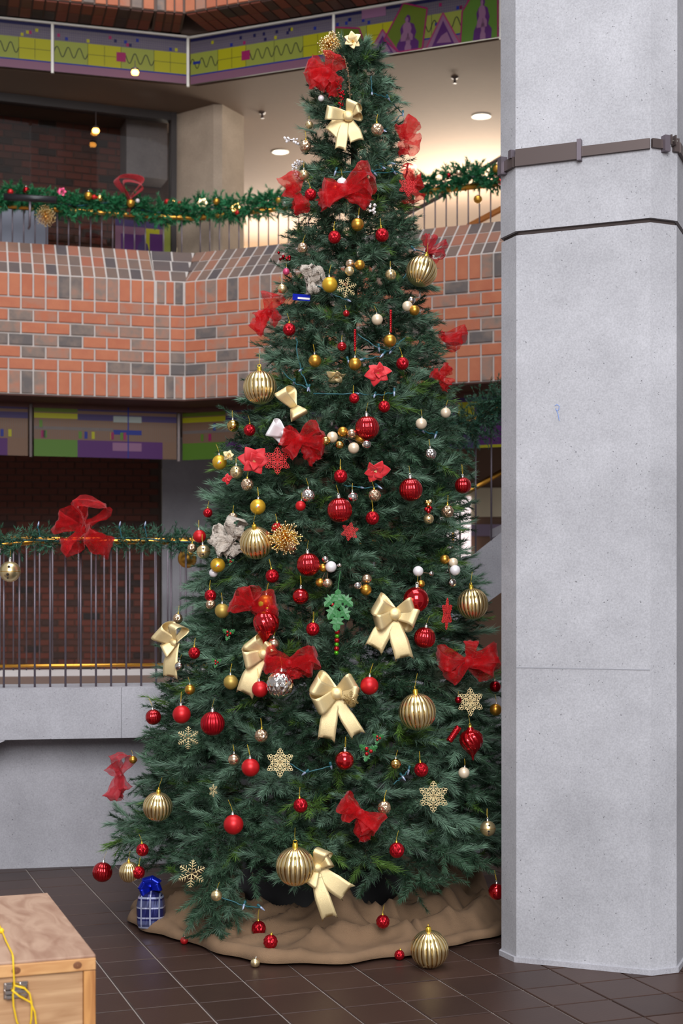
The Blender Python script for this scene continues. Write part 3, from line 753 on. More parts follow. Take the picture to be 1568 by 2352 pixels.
m = MB(); m.tube([(*(Vector(a[1]).lerp(Vector(a[2]), 0.5)), 3.46), (*(Vector(a[1]).lerp(Vector(a[2]), 0.9)), 3.462)], 0.004, 8); m.build('strap_bolt', MATS['steel_bright'], e)
for i, f in ((1, 0.62), (1, 0.78)):
    a1 = Vector(a[i]); b1 = Vector(a[i + 1]); p = a1.lerp(b1, f)
    m = MB(); m.box((p.x, p.y, 3.462), (0.006, 0.03, 0.04), M=Matrix.Rotation(0.4, 3, 'Z')); m.build('strap_tab', MATS['bronze_metal'], e)
# ------------------------------------------------------------------ tree shape (axis x, radius by height)
TY = 7.20
TZ = [0.10, 0.22, 0.305, 0.633, 1.07, 1.506, 1.94, 2.38, 2.81, 3.25, 3.69, 4.126, 4.28, 4.386]
TR = [0.80, 1.00, 1.06, 1.00, 0.873, 0.768, 0.677, 0.585, 0.465, 0.375, 0.272, 0.20, 0.12, 0.03]
TX = [-0.09, -0.09, -0.09, -0.085, -0.074, -0.046, -0.02, 0.01, 0.05, 0.061, 0.060, 0.066, 0.066, 0.06]
def tr_(z): return float(np.interp(z, TZ, TR))
def tx_(z): return float(np.interp(z, TZ, TX))
def on_tree(px, py, extra=0.0):
    best = None; Z = 5.4
    while Z < TY + 0.15:
        p = at(px, py, Z); d = math.hypot(p.x - tx_(p.z), p.y - TY) - tr_(p.z) - extra
        if d <= 0: return p
        if best is None or d < best[0]: best = (d, p)
        Z += 0.01
    return best[1]
KEEP = []            # (centre, radius) of everything hung on the tree, so that twigs grow around it
def outward(p):
    v = Vector((p.x - tx_(p.z), p.y - TY, 0.0)); return v.normalized() if v.length > 1e-4 else Vector((0, -1, 0))

# ------------------------------------------------------------------ ornament materials
mat('red_shiny', (196, 14, 26), 0.12, 0.85, coat=0.6)
mat('red_satin', (176, 18, 32), 0.30, 0.75)
mat('red_matte', (196, 26, 32), 0.40, 0.45)
mat('red_dark', (150, 12, 26), 0.2, 0.85)
mat('pink_satin', (206, 70, 110), 0.35, 0.4)
mat('gold_shiny', (226, 186, 106), 0.14, 1.0)
mat('gold_satin', (206, 152, 62), 0.33, 0.9)
mat('gold_yellow', (214, 168, 48), 0.36, 0.55)
mat('gold_matte', (178, 150, 74), 0.46, 0.6)
mat('gold_pale', (240, 216, 164), 0.28, 0.9)
mat('champagne', (222, 190, 158), 0.2, 0.95)
mat('silver', (226, 218, 212), 0.12, 1.0)
mat('pearl', (224, 204, 176), 0.36, 0.3)
mat('white_pearl', (226, 220, 222), 0.4, 0.15)
mat('chrome', (214, 206, 200), 0.06, 1.0)
mat('gold_stripe', (180, 146, 84), 0.42, 0.9)
mat('cap_gold', (236, 196, 70), 0.25, 0.9)
mat('cap_silver', (220, 216, 210), 0.25, 0.9)
mat('thread', (190, 160, 40), 0.6)
mat('dark_slot', (24, 18, 16), 0.8)
mat('glitter_gold', (242, 214, 162), 0.36, 0.6, noise_amt=0.22, noise_scale=500, bump=0.25, bump_scale=700)
mat('glitter_back', (190, 156, 92), 0.55, 0.4, noise_amt=0.4, noise_scale=450, bump=0.7, bump_scale=600)
mat('red_plastic', (206, 40, 42), 0.55, noise_amt=0.2, noise_scale=300)
mat('red_cloth', (200, 22, 34), 0.6, noise_amt=0.25, noise_scale=60, sheen=0.3)
mat('tinsel', (222, 176, 84), 0.2, 1.0)
mat('burlap_white', (188, 176, 164), 0.95, noise_amt=0.35, noise_scale=90, bump=0.8, bump_scale=160)
mat('holly', (50, 112, 58), 0.45, noise_amt=0.2)
mat('green_bead', (90, 190, 40), 0.15, 0.7)
mat('blue_foil', (18, 40, 190), 0.25, 0.6)
mat('wire_green', (26, 84, 92), 0.5)
mat('bulb_clear', (150, 160, 186), 0.12, 0.2)
mat('white_beads', (232, 226, 226), 0.4)
mat('brown_stem', (110, 84, 60), 0.8)
def organza(name, rgb, a):
    m = bpy.data.materials.new(name); m.use_nodes = True; nt = m.node_tree; nt.nodes.remove(nt.nodes['Principled BSDF'])
    d = nt.nodes.new('ShaderNodeBsdfPrincipled'); d.inputs['Base Color'].default_value = lin(rgb); d.inputs['Roughness'].default_value = 0.45; d.inputs['Sheen Weight'].default_value = 0.4
    t = nt.nodes.new('ShaderNodeBsdfTranslucent'); t.inputs[0].default_value = lin(rgb)
    p = nt.nodes.new('ShaderNodeBsdfTransparent'); p.inputs[0].default_value = (1, 0.62, 0.62, 1)
    m1 = nt.nodes.new('ShaderNodeMixShader'); m1.inputs[0].default_value = 0.4
    m2 = nt.nodes.new('ShaderNodeMixShader')
    w = nt.nodes.new('ShaderNodeTexNoise'); w.inputs['Scale'].default_value = 30; tc = nt.nodes.new('ShaderNodeTexCoord')
    nt.links.new(tc.outputs['Object'], w.inputs['Vector'])
    r = nt.nodes.new('ShaderNodeMapRange'); r.inputs['From Min'].default_value = 0.3; r.inputs['From Max'].default_value = 0.7; r.inputs['To Min'].default_value = a - 0.12; r.inputs['To Max'].default_value = a + 0.12
    nt.links.new(w.outputs['Fac'], r.inputs['Value']); nt.links.new(r.outputs[0], m2.inputs[0])
    nt.links.new(d.outputs[0], m1.inputs[1]); nt.links.new(t.outputs[0], m1.inputs[2])
    nt.links.new(m1.outputs[0], m2.inputs[1]); nt.links.new(p.outputs[0], m2.inputs[2]); nt.links.new(m2.outputs[0], nt.nodes['Material Output'].inputs[0])
    MATS[name] = m; return m
organza('organza', (226, 16, 32), 0.58)
organza('organza_pink', (214, 60, 76), 0.48)

# ------------------------------------------------------------------ unit ornament meshes
def sph(n=28, m=18, fn=None, mfn=None):
    b = MB(); b.lathe([(max(1e-4, math.sin(math.pi * i / m)), -math.cos(math.pi * i / m)) for i in range(m + 1)], n, fn, mfn=mfn); return b
ME = {}
def plain(k):
    if ('p', k) not in ME: ME[('p', k)] = sph().mesh('ball_' + k, [MATS[k]], True)
    return ME[('p', k)]
def ribbed(k, k2=None, ribs=22):
    if ('r', k, k2) not in ME:
        seg = ribs * 6
        fn = lambda a, t, r, z: r * (1 - 0.045 * (1 - abs(math.cos(a * ribs / 2))) ** 1.0)
        mf = (lambda j, i: 1 if (j % 6) in (2, 3) else 0) if k2 else None
        ME[('r', k, k2)] = sph(seg, 22, fn, mf).mesh('ball_ribbed', [MATS[k]] + ([MATS[k2]] if k2 else []), True)
    return ME[('r', k, k2)]
def diamond(k, n=10, rows=7, dep=0.10):
    if ('d', k, n) not in ME:
        def fn(a, t, r, z):
            u = a / (2 * math.pi) * n; v = t * rows
            p, q = (u + v * 0.5) % 1.0, (u - v * 0.5) % 1.0
            h = min(min(p, 1 - p), min(q, 1 - q)) * 2
            return r * (1 - dep + dep * h)
        ME[('d', k, n)] = sph(n * 8, rows * 6, fn).mesh('ball_diamond', [MATS[k]], False)
    return ME[('d', k, n)]
cap_mb = MB(); cap_mb.lathe([(0.001, 1.22), (0.10, 1.22), (0.14, 1.18), (0.15, 1.02), (0.17, 0.96)], 14)
cap_mb.tube([(0.10 * math.cos(a), 0, 1.28 + 0.09 * math.sin(a)) for a in [i * math.pi / 6 - math.pi / 2 for i in range(13)]], 0.022, 6, cap=False)
CAP = {k: cap_mb.mesh('cap', [MATS[k]], True) for k in ('cap_gold', 'cap_silver')}
th = MB(); th.tube([(0, 0, 1.33), (0.05, 0.1, 1.8), (0.06, 0.35, 2.5)], 0.018, 5); th.tube([(0, 0, 1.33), (-0.06, 0.1, 1.75), (0.02, 0.35, 2.5)], 0.018, 5)
THREAD = th.mesh('thread', [MATS['thread']])
th = MB(); th.tube([(0, 0, 1.33), (0.02, 0.06, 1.6), (0.0, 0.2, 2.05)], 0.010, 5); THIN = th.mesh('thread', [MATS['thread']])
def onion(k='red_shiny'):
    if 'onion' not in ME:
        prof = [(0.001, -1.75), (0.07, -1.62), (0.1, -1.45), (0.16, -1.3), (0.42, -1.0), (0.78, -0.6), (0.97, -0.2), (1.0, 0.1), (0.93, 0.4), (0.74, 0.66), (0.42, 0.82), (0.30, 0.90), (0.24, 1.05), (0.18, 1.1)]
        fine = []
        for (a, b), (c, d) in zip(prof, prof[1:]):
            for q in range(4): fine.append((a + (c - a) * q / 4, b + (d - b) * q / 4))
        fine.append(prof[-1])
        b = MB(); b.lathe(fine, 96, lambda a, t, r, z: r * (1 - 0.07 * (0.5 + 0.5 * math.sin(12 * a + 7 * z))) if r > 0.3 else r)
        ME['onion'] = b.mesh('onion', [MATS[k]], True)
    return ME['onion']
def bellm():
    if 'bell' not in ME:
        ME['bell'] = sph().mesh('bell_shell', [MATS['gold_pale']], True)
        b = MB(); b.lathe([(1.0, -0.03), (1.05, 0.0), (1.0, 0.03)], 32); ME['bell_rim'] = b.mesh('rim', [MATS['gold_satin']], True)
        b = MB()
        for (x, z) in ((0, -0.28), (0.1, 0.45)):
            y = -math.sqrt(1 - x * x - z * z) - 0.005; b.ball((x, y, z), 0.13, 10, 6)
        b.box((0.0, -0.86, -0.52), (0.09, 0.06, 0.42), M=Matrix.Rotation(-0.5, 3, 'X'))
        ME['bell_slot'] = b.mesh('slot', [MATS['dark_slot']], True)
    return ME['bell']

DESC = {'ribgold': ('large gold ribbed bauble', 'gold ribbed baubles'), 'ribred': ('shiny red ribbed bauble', 'red ribbed baubles'), 'ribredm': ('satin red ribbed bauble', 'red ribbed baubles'),
        'rshiny': ('shiny plain red bauble', 'plain red baubles'), 'rmatte': ('matte plain red bauble', 'plain red baubles'), 'rdark': ('dark shiny red bauble', 'plain red baubles'), 'pink': ('tiny pink bauble', 'plain red baubles'),
        'dred': ('small red diamond-cut bauble', 'red diamond-cut baubles'), 'dchamp': ('small champagne diamond-cut bauble', 'champagne diamond-cut baubles'),
        'dsilver': ('silver diamond-cut bauble', 'silver diamond-cut baubles'), 'gold': ('small satin gold bauble', 'plain gold baubles'), 'yellow': ('matte yellow gold bauble', 'plain gold baubles'),
        'matgold': ('dull olive gold bauble', 'plain gold baubles'), 'gshiny': ('small shiny gold bauble', 'plain gold baubles'), 'pearl': ('small cream pearl bauble', 'pearl baubles'), 'white': ('small white pearl bauble', 'pearl baubles'),
        'chrome': ('small mirror chrome bauble', 'chrome baubles'), 'champ': ('small champagne bauble', 'pearl baubles'), 'gpale': ('small pale gold bauble', 'plain gold baubles'),
        'bell': ('cream jingle bell', 'jingle bells'), 'onion': ('red swirled onion shaped ornament', 'onion ornaments')}
def ball_mesh(k):
    return {'ribgold': lambda: ribbed('gold_pale', 'gold_shiny'), 'ribred': lambda: ribbed('red_shiny'), 'ribredm': lambda: ribbed('red_satin'), 'rshiny': lambda: plain('red_shiny'), 'rmatte': lambda: plain('red_matte'),
            'rdark': lambda: plain('red_dark'), 'pink': lambda: plain('pink_satin'), 'dred': lambda: diamond('red_satin'), 'dchamp': lambda: diamond('champagne'), 'dsilver': lambda: diamond('silver', 14, 9, 0.07),
            'gold': lambda: plain('gold_satin'), 'yellow': lambda: plain('gold_yellow'), 'matgold': lambda: plain('gold_matte'), 'gshiny': lambda: plain('gold_shiny'), 'pearl': lambda: plain('pearl'),
            'white': lambda: plain('white_pearl'), 'chrome': lambda: plain('chrome'), 'champ': lambda: plain('champagne'), 'gpale': lambda: plain('gold_pale'), 'bell': bellm, 'onion': onion}[k]()
NAMES = {'bell': 'jingle_bell', 'onion': 'onion_ornament'}
def bauble(kind, p, R, label, rot=(0, 0, 0), thread=True, cap=True, capk=None, group=None, cat='ornament'):
    e = tag(empty(NAMES.get(kind, 'bauble'), p, (rot[0], rot[1], rot[2] + random.uniform(0, 6.28) * (kind not in ('bell',))), R), label, cat, group or DESC[kind][1])
    link('onion_body' if kind == 'onion' else ('bell_shell' if kind == 'bell' else 'ball'), ball_mesh(kind), e)
    if kind == 'bell':
        link('rim', ME['bell_rim'], e); link('slot', ME['bell_slot'], e)
    if cap: link('cap', CAP[capk or ('cap_gold' if kind in ('dred', 'dchamp', 'onion', 'ribgold') else 'cap_silver')], e)
    if thread: link('thread', THREAD if R < 0.045 else THIN, e)
    return e
# kind, x, y, radius (photo pixels), where, tilt
ORN = [
 ('ribgold', 597, 890, 39, 'at the left edge, level with the balcony foot'), ('ribgold', 968, 623, 36, 'high on the right edge, tilted', (0.1, 0.35, 0)),
 ('ribgold', 588, 1247, 38, 'beside the gold starburst', (0.0, 0.5, 0)), ('ribgold', 1085, 1387, 36, 'at the right edge beside the stair'),
 ('ribgold', 958, 1635, 43, 'in the lower middle right of the tree'), ('ribgold', 362, 1853, 34, 'at the lower left of the tree', (0.0, 0.2, 0)),
 ('ribgold', 678, 1990, 45, 'beside the lowest gold bow'), ('ribgold', 297, 2003, 24, 'half hidden behind the lowest left twigs'),
 ('ribred', 843, 983, 28, 'above the big cluster of gold baubles'), ('ribred', 943, 1125, 27, 'right of the small red poinsettia'), ('ribred', 780, 1172, 29, 'at the middle of the tree'),
 ('ribred', 708, 1297, 27, 'below the gold starburst'), ('ribred', 1063, 1115, 19, 'at the right edge before the stair bars'), ('ribred', 975, 1465, 25, 'below the shiny one at the right gold bow'),
 ('ribredm', 488, 1662, 28, 'left in the lower third, biggest there'), ('ribred', 352, 1647, 18, 'at the left edge below the concrete beam top'), ('ribred', 235, 2003, 23, 'hanging lowest at the far left'),
 ('rshiny', 955, 1378, 30, 'touching the right gold bow'), ('rshiny', 690, 1370, 19, 'left of the hanging holly leaves'), ('rmatte', 417, 1641, 21, 'at left beside the ribbed ones'),
 ('rmatte', 575, 1763, 21, 'left of the curly gold snowflake'), ('rmatte', 536, 1894, 23, 'low at left, orange toned'), ('rmatte', 597, 1583, 19, 'beside the big silver ball'),
 ('rmatte', 848, 1575, 21, 'right of the middle gold bow'), ('rshiny', 791, 1747, 22, 'below the middle gold bow'), ('rshiny', 1140, 2048, 19, 'lowest at right beside the column'),
 ('rmatte', 458, 1232, 15, 'at the left edge beside the railing garland'), ('rmatte', 690, 1162, 12, 'half hidden at the middle'), ('rdark', 1137, 1577, 13, 'at the right edge beside the column'),
 ('rshiny', 785, 796, 11, 'small, left of the upper candy stick'), ('rshiny', 795, 720, 8, 'tiny, in the upper middle'), ('pink', 657, 624, 8, 'high at the left edge'), ('rdark', 1052, 1608, 8, 'tiny, left of the right snowflake'),
 ('dred', 768, 545, 15, 'high, left of the gold one'), ('dred', 877, 540, 16, 'high, right of the gold one'), ('dred', 664, 757, 15, 'at the upper left of the tree'), ('dred', 924, 835, 15, 'right of the red cloth poinsettia'),
 ('dred', 882, 934, 14, 'above the red ribbed one'), ('dred', 813, 915, 12, 'half covered below the upper poinsettia'), ('dred', 573, 988, 14, 'left of the white and red ribbon end'), ('dred', 782, 1094, 16, 'left of the small poinsettia'),
 ('dred', 855, 1190, 16, 'right of the middle ribbed red one'), ('dred', 625, 1323, 16, 'below the pale gold ribbed one'), ('dred', 483, 1368, 14, 'at left above the left gold bow'), ('dred', 718, 1445, 16, 'left of the bead string'),
 ('dred', 446, 1500, 14, 'right of the leftmost gold bow'), ('dred', 690, 1850, 17, 'left of the low red ribbon'), ('dred', 967, 1768, 17, 'above the right curly snowflake'), ('dred', 911, 1953, 18, 'below the low red ribbon'),
 ('dred', 879, 2117, 16, 'hanging before the burlap at right'), ('dred', 594, 2132, 17, 'hanging before the burlap at left'), ('dred', 327, 1952, 15, 'low left, upper of two'), ('dred', 318, 2004, 15, 'low left above the blue gift'),
 ('dred', 713, 447, 14, 'below the top, on the red ribbon'), ('dred', 636, 1213, 13, 'behind the gold starburst'), ('dred', 477, 1178, 11, 'at the left edge above the matte one'),
 ('dchamp', 866, 298, 15, 'right of the topmost gold bow'), ('dchamp', 701, 336, 14, 'left below the topmost gold bow'), ('dsilver', 708, 1138, 16, 'at the middle of the tree'), ('dchamp', 860, 1138, 15, 'above the middle right red one'),
 ('dchamp', 568, 1113, 15, 'below the left jingle bell'), ('dchamp', 1027, 1175, 15, 'at the right edge before the stair'), ('dsilver', 988, 1043, 14, 'at right above the stair'), ('dchamp', 600, 1690, 16, 'in the lower left half'),
 ('dchamp', 882, 1855, 16, 'right of the low red ribbon'), ('dchamp', 668, 1255, 14, 'under the gold starburst'), ('dchamp', 535, 1188, 11, 'above the white burlap bow'), ('dchamp', 408, 1421, 12, 'at the left edge above the leftmost gold bow'),
 ('dchamp', 484, 1388, 12, 'just under a red one at left'), ('dchamp', 441, 1259, 11, 'left of the jingle bell on the left edge'), ('dchamp', 695, 569, 12, 'high at the left among twigs'),
 ('dsilver', 643, 1573, 32, 'below the red ribbon, biggest of the silver'),
 ('gold', 821, 516, 15, 'high between two red ones'), ('yellow', 757, 654, 18, 'high beside a gold snowflake'), ('gold', 723, 829, 15, 'left of the lower candy stick'), ('gold', 895, 783, 15, 'hanging under the right candy stick'),
 ('gold', 815, 836, 15, 'hanging under the left candy stick'), ('yellow', 504, 1062, 17, 'with printed mark at the far left edge'), ('yellow', 592, 1164, 18, 'with printed mark left of the silver one'), ('yellow', 500, 1298, 17, 'with printed mark below the white burlap bow'),
 ('yellow', 610, 1384, 18, 'above the red onion ornament'), ('matgold', 510, 1403, 17, 'left of the red onion ornament'), ('matgold', 530, 1567, 17, 'left of the second gold bow tail'), ('gold', 436, 1584, 12, 'at the left edge above the beam'),
 ('gold', 1138, 1630, 14, 'at the right edge beside the column'), ('gpale', 497, 2057, 13, 'low, right of the lowest snowflake'), ('gshiny', 908, 1755, 13, 'left of the right curly snowflake'),
 ('gshiny', 535, 978, 14, 'at the left edge above the frieze'), ('champ', 628, 1479, 14, 'right of the second gold bow'), ('chrome', 412, 1530, 11, 'at the tail of the leftmost gold bow'), ('chrome', 810, 1142, 13, 'right of the middle ribbed red one'),
 ('gold', 305, 1745, 9, 'on the left edge ribbon'),
 ('pearl', 866, 734, 13, 'left of the right candy stick'), ('pearl', 967, 973, 13, 'at right in the middle height'), ('pearl', 1023, 948, 12, 'at the right edge under the balcony foot'), ('pearl', 1065, 1775, 13, 'below the right onion ornament'),
 ('champ', 537, 1745, 14, 'left of the matte red one'), ('white', 785, 420, 12, 'on the upper red ribbon band'), ('gshiny', 770, 434, 8, 'on the upper red ribbon band'), ('white', 490, 1316, 10, 'behind the printed yellow one'), ('white', 737, 226, 7, 'at the left below the top ribbon'),
 ('gpale', 648, 663, 11, 'dim, high at the left edge'),
 ('bell', 897, 631, 13, 'high, left of the big gold ball'), ('bell', 543, 1085, 15, 'beside the left poinsettia'), ('bell', 467, 1267, 16, 'at the left edge by the railing garland'), ('bell', 1120, 1903, 18, 'low at right beside the column'),
 ('bell', 984, 1192, 12, 'under red and gold charms at right'), ('bell', 698, 402, 12, 'high at the left edge'), ('bell', 710, 287, 9, 'highest on the left edge'),
 ('onion', 611, 1432, 31, 'above the second gold bow'), ('onion', 1082, 1700, 28, 'at the lower right near the column'),
]
def add_mark(e):
    b = MB()
    for (x, z, r, mi) in ((0.05, 0.12, 0.15, 0), (0.2, -0.06, 0.10, 1), (-0.12, -0.08, 0.09, 2)):
        y = -math.sqrt(1 - x * x - z * z); c = Vector((x, y, z)); n = c.normalized(); u = n.cross(Vector((0, 0, 1))).normalized(); w = u.cross(n)
        b.quad([tuple((c + (u * math.cos(a) + w * math.sin(a)) * r).normalized() * 1.008) for a in [i * math.pi / 5 for i in range(10)]], mi)
    o = b.build('printed_mark', [mat('mark_white', (214, 226, 220), 0.5), mat('mark_red', (200, 40, 40), 0.5), mat('mark_blue', (90, 150, 190), 0.5)], e)
    o.rotation_euler.z = -e.rotation_euler.z
for row in ORN:
    k, px, py, r, where = row[:5]; tilt = row[5] if len(row) > 5 else (random.uniform(-.12, .12), random.uniform(-.12, .12), 0)
    p = on_tree(px, py, 0.03 + 0.9 * r * 6.5 / F); R = r * p.y / F
    e = bauble(k, p, R, DESC[k][0] + ' ' + where, tilt)
    if 'printed mark' in where: add_mark(e)
    KEEP.append((p, R))
# baubles that lie on the burlap or the floor (placed once the cloth is there)
LYING = []
for (k, px, py, r, z, lab) in (('ribgold', 986, 2180, 44, 0.0, 'large gold ribbed bauble standing on the floor tiles at right'), ('dred', 621, 2178, 17, 0.03, 'dark red diamond-cut bauble lying on the burlap'),
                               ('dred', 917, 2183, 12, 0.02, 'small red diamond-cut bauble lying beside the floor bauble'), ('gpale', 586, 2195, 11, 0.03, 'pale gold bauble lying on the burlap at left'),
                               ('rmatte', 423, 2135, 9, 0.05, 'small red bauble lying on the left burlap fold')):
    Z = (H - z) * F / (py + r * 0.97 - HY); R = r * Z / F; p = at(px, py, Z); p.z = z + R * (1.0 if z == 0 else 0.9)
    LYING.append((k, px, py, r, z, lab)); KEEP.append((p, R))

# ------------------------------------------------------------------ clusters of small baubles
def cluster(label, items):
    ps = []
    for k, px, py, r in items:
        p = on_tree(px, py, 0.05); ps.append((k, p, r * p.y / F))
    c = sum((p for _, p, _ in ps), Vector()) / len(ps)
    e = tag(empty('bauble_cluster', c), label, 'ornament', 'bauble clusters')
    for i, (k, p, R) in enumerate(ps):
        q = p - c + outward(p) * (0.02 * (i % 3)); o = link('ball', ball_mesh(k), e); o.location = q; o.scale = (R,) * 3
        m = MB(); m.tube([q * 0.98, Vector((0, 0.03, 0.02))], 0.0015, 5); m.build('wire', MATS['brown_stem'], e)
        KEEP.append((p, R))
cluster('three small gold and champagne baubles wired together near the top', [('champ', 804, 606, 11), ('gold', 825, 611, 12), ('gpale', 803, 627, 11)])
cluster('three baubles, silver, cream and gold, at the upper right edge', [('chrome', 944, 690, 10), ('pearl', 930, 705, 12), ('gold', 940, 716, 12)])
cluster('large cluster of gold and cream baubles beside a red ribbed ball', [('pearl', 763, 1004, 13), ('gold', 787, 993, 12), ('champ', 806, 998, 11), ('gold', 828, 1008, 13), ('pearl', 811, 1030, 13), ('chrome', 838, 1023, 11), ('gshiny', 780, 1022, 10), ('gshiny', 749, 1014, 11)])
cluster('cluster of white and gold baubles right of a red ribbed ball', [('gold', 742, 1304, 10), ('white', 760, 1302, 13), ('chrome', 748, 1285, 8), ('gold', 735, 1338, 11), ('champ', 752, 1340, 12), ('chrome', 779, 1299, 5)])
cluster('three baubles, chrome, champagne and gold, above the right gold bow', [('champ', 842, 1330, 12), ('gold', 838, 1355, 13), ('chrome', 818, 1346, 10)])
cluster('cluster with one white and one gold bauble above the shiny red one', [('white', 960, 1312, 12), ('gold', 961, 1341, 9), ('chrome', 978, 1318, 6)])
cluster('column of four gold, cream and chrome baubles at the right edge', [('gold', 1021, 1285, 11), ('pearl', 1033, 1292, 11), ('white', 1030, 1310, 12), ('chrome', 1037, 1339, 11)])

# ------------------------------------------------------------------ bows and ribbons
def ribbon_strip(mb, pts, wid, crinkle=0.0, seed=0, mi=0, cols=6):
    """pts: centre line, wid: width vector at each point"""
    k = len(mb.v); N = len(pts)
    for i in range(N):
        for j in range(cols + 1):
            f = j / cols - 0.5; q = Vector(pts[i]) + Vector(wid[i]) * f
            if crinkle:
                s = i / N * 9 + seed * 7.7; q += Vector((noise.noise((s, f * 3, 1.3)), noise.noise((s, f * 3, 5.1)), noise.noise((s, f * 3, 9.7)))) * crinkle
            mb.v.append(tuple(q))
    for i in range(N - 1):
        for j in range(cols):
            a = k + i * (cols + 1) + j; mb.f.append((a, a + 1, a + cols + 2, a + cols + 1)); mb.m.append(mi)
def bow(name, px, py, label, loops, tails, mt, extra=0.06, knot=14, crinkle=0.0, puff=0.55, cat='bow', group=None, tilt=0.0, thick=0.0016, p=None, keep=True, mt2=None):
    """loops: (angle deg, length px, width px); tails: (dx, dy, width px), photo pixels"""
    p = p or on_tree(px, py, extra); s = p.y / F
    o = outward(p); face = math.atan2(o.x, -o.y) * 0.35
    e = tag(empty(name, p, (0, 0, face)), label, cat, group)
    for i, (ang, L, W) in enumerate(loops):
        a = math.radians(ang); d = Vector((math.cos(a), 0, math.sin(a))); w = Vector((-math.sin(a), 0, math.cos(a)))
        L *= s / max(0.6, math.cos(face)); W *= s; N = 18; pts = []; wd = []
        for t in range(N + 1):
            f = t / N; r = math.sin(math.pi * f) ** 0.75
            y = -math.sin(2 * math.pi * f) * puff * L * (0.5 + 0.5 * r) - 0.01
            pts.append(d * (L * r) + Vector((0, y, 0)) + w * (0.17 * L * math.sin(2 * math.pi * f))); ww = 0.50 + 0.50 * math.sin(math.pi * f) ** 0.7
            wd.append((w + Vector((0, 0.25 * math.sin(i * 2.1), 0))) * W * ww)
        m = MB(); ribbon_strip(m, pts, wd, crinkle, i + px)
        solid(m.build('loop', MATS[mt], e, True), thick)
        if keep: KEEP.append((p + d * L * 0.5, L * 0.42)); KEEP.append((p + d * L * 0.85, W * 0.4))
    for i, (dx, dy, W) in enumerate(tails):
        v = Vector((dx * s, 0, -dy * s)); L = v.length; d = v.normalized(); w = Vector((d.z, 0, -d.x)); N = 14; pts = []; wd = []
        for t in range(N + 1):
            f = t / N
            pts.append(d * (L * f) + Vector((0, 0.01 - 0.05 * math.sin(f * 2.6) * L / 0.3 * 0.6, 0)) + w * (0.04 * L * math.sin(f * 3.1 + i))); wd.append(w * W * s * (0.5 + 0.5 * min(1, f * 1.8)))
        m = MB(); ribbon_strip(m, pts, wd, crinkle, 31 + i + px)
        c = len(m.v) - 4; mid = Vector(m.v[c]); m.v[c] = tuple(mid - d * W * s * 0.8)     # swallow-tail notch
        for q in (-1, 1): m.v[c + q] = tuple(Vector(m.v[c + q]) - d * W * s * 0.53)
        for q in (-2, 2): m.v[c + q] = tuple(Vector(m.v[c + q]) - d * W * s * 0.26)
        solid(m.build('tail', MATS[mt2 if (mt2 and i % 2) else mt], e, True), thick)
        if keep:
            for f in (0.3, 0.6, 0.9): KEEP.append((p + d * L * f, W * s * 0.5))
    if knot:
        k = knot * s; m = MB(); m.lathe([(0.6 * k, -0.8 * k), (0.9 * k, -0.5 * k), (1.0 * k, 0), (0.9 * k, 0.5 * k), (0.6 * k, 0.8 * k)], 16)
        ko = m.build('knot', MATS[mt], e, True); ko.rotation_euler = (0, math.pi / 2, 0); ko.location = (0, -0.012, 0); ko.scale = (1, 0.8, 1)
        if keep: KEEP.append((p, k))
    return e
GB = dict(name='gold_bow', mt='glitter_gold', group='gold glitter bows')
bow(px=800, py=268, label='gold glitter bow with two tails high near the tree top', loops=[(170, 52, 34), (62, 34, 30), (20, 30, 24)], tails=[(-42, 42, 38), (-22, 78, 26), (18, 60, 32)], knot=13, **GB)
bow(px=906, py=1410, label='large gold glitter bow at right touching a shiny red ball', loops=[(150, 52, 46), (196, 50, 40), (18, 46, 42), (-22, 50, 44)], tails=[(-50, 84, 44), (20, 108, 42)], knot=15, **GB)
bow(px=773, py=1592, label='large gold glitter bow in the lower middle of the tree', loops=[(150, 60, 42), (205, 58, 44), (30, 50, 42), (-12, 48, 40)], tails=[(-24, 112, 40), (48, 102, 34)], knot=15, **GB)
bow(px=606, py=1502, label='gold glitter bow with one long tail left of the red ribbon', loops=[(128, 44, 40), (190, 46, 44), (40, 26, 30)], tails=[(-46, 98, 42)], knot=12, **GB)
bow(px=402, py=1476, label='leftmost gold glitter bow hanging over the railing bars', loops=[(135, 44, 42), (70, 40, 26), (215, 30, 34)], tails=[(-12, 84, 36)], knot=9, extra=0.08, **GB)
bow(px=728, py=1992, label='lowest gold glitter bow beside the large gold ball', loops=[(68, 44, 34), (30, 36, 30), (235, 42, 34)], tails=[(74, 60, 44), (26, 122, 36)], knot=12, extra=0.04, **GB)
bow(px=676, py=936, label='curled end of gold ribbon under the upper left foliage', loops=[(120, 48, 32), (-60, 26, 40)], tails=[], knot=0, puff=0.6, **GB)
RB = dict(name='red_bow', mt='organza', group='red gauze bows', crinkle=0.014, thick=0.0)
def rbow(px, py, label, loops, tails, **k):
    a = dict(RB); a.update(k); return bow(px=px, py=py, label=label, loops=loops, tails=tails, **a)
rbow(752, 168, 'red gauze bow with berries right under the tree top', [(150, 46, 40), (200, 48, 40), (60, 44, 34), (-60, 40, 34), (240, 40, 36)], [(-48, -2, 26), (-30, 28, 30), (12, 60, 26)], knot=12)
rbow(926, 320, 'red gauze ribbon loop at the right edge near the top', [(60, 46, 40), (-20, 34, 44), (110, 30, 30)], [(4, 38, 30)], knot=0, extra=0.03)
rbow(790, 440, 'wide red gauze ribbon band under the tree top with white ball', [(178, 48, 60), (28, 76, 40), (200, 58, 44), (10, 60, 46)], [(-60, 34, 30), (60, 32, 30)], knot=14)
rbow(682, 445, 'red gauze ribbon loop at the left edge under the tree top', [(110, 44, 42), (-70, 42, 36), (160, 26, 30)], [(6, 44, 30)], knot=0)
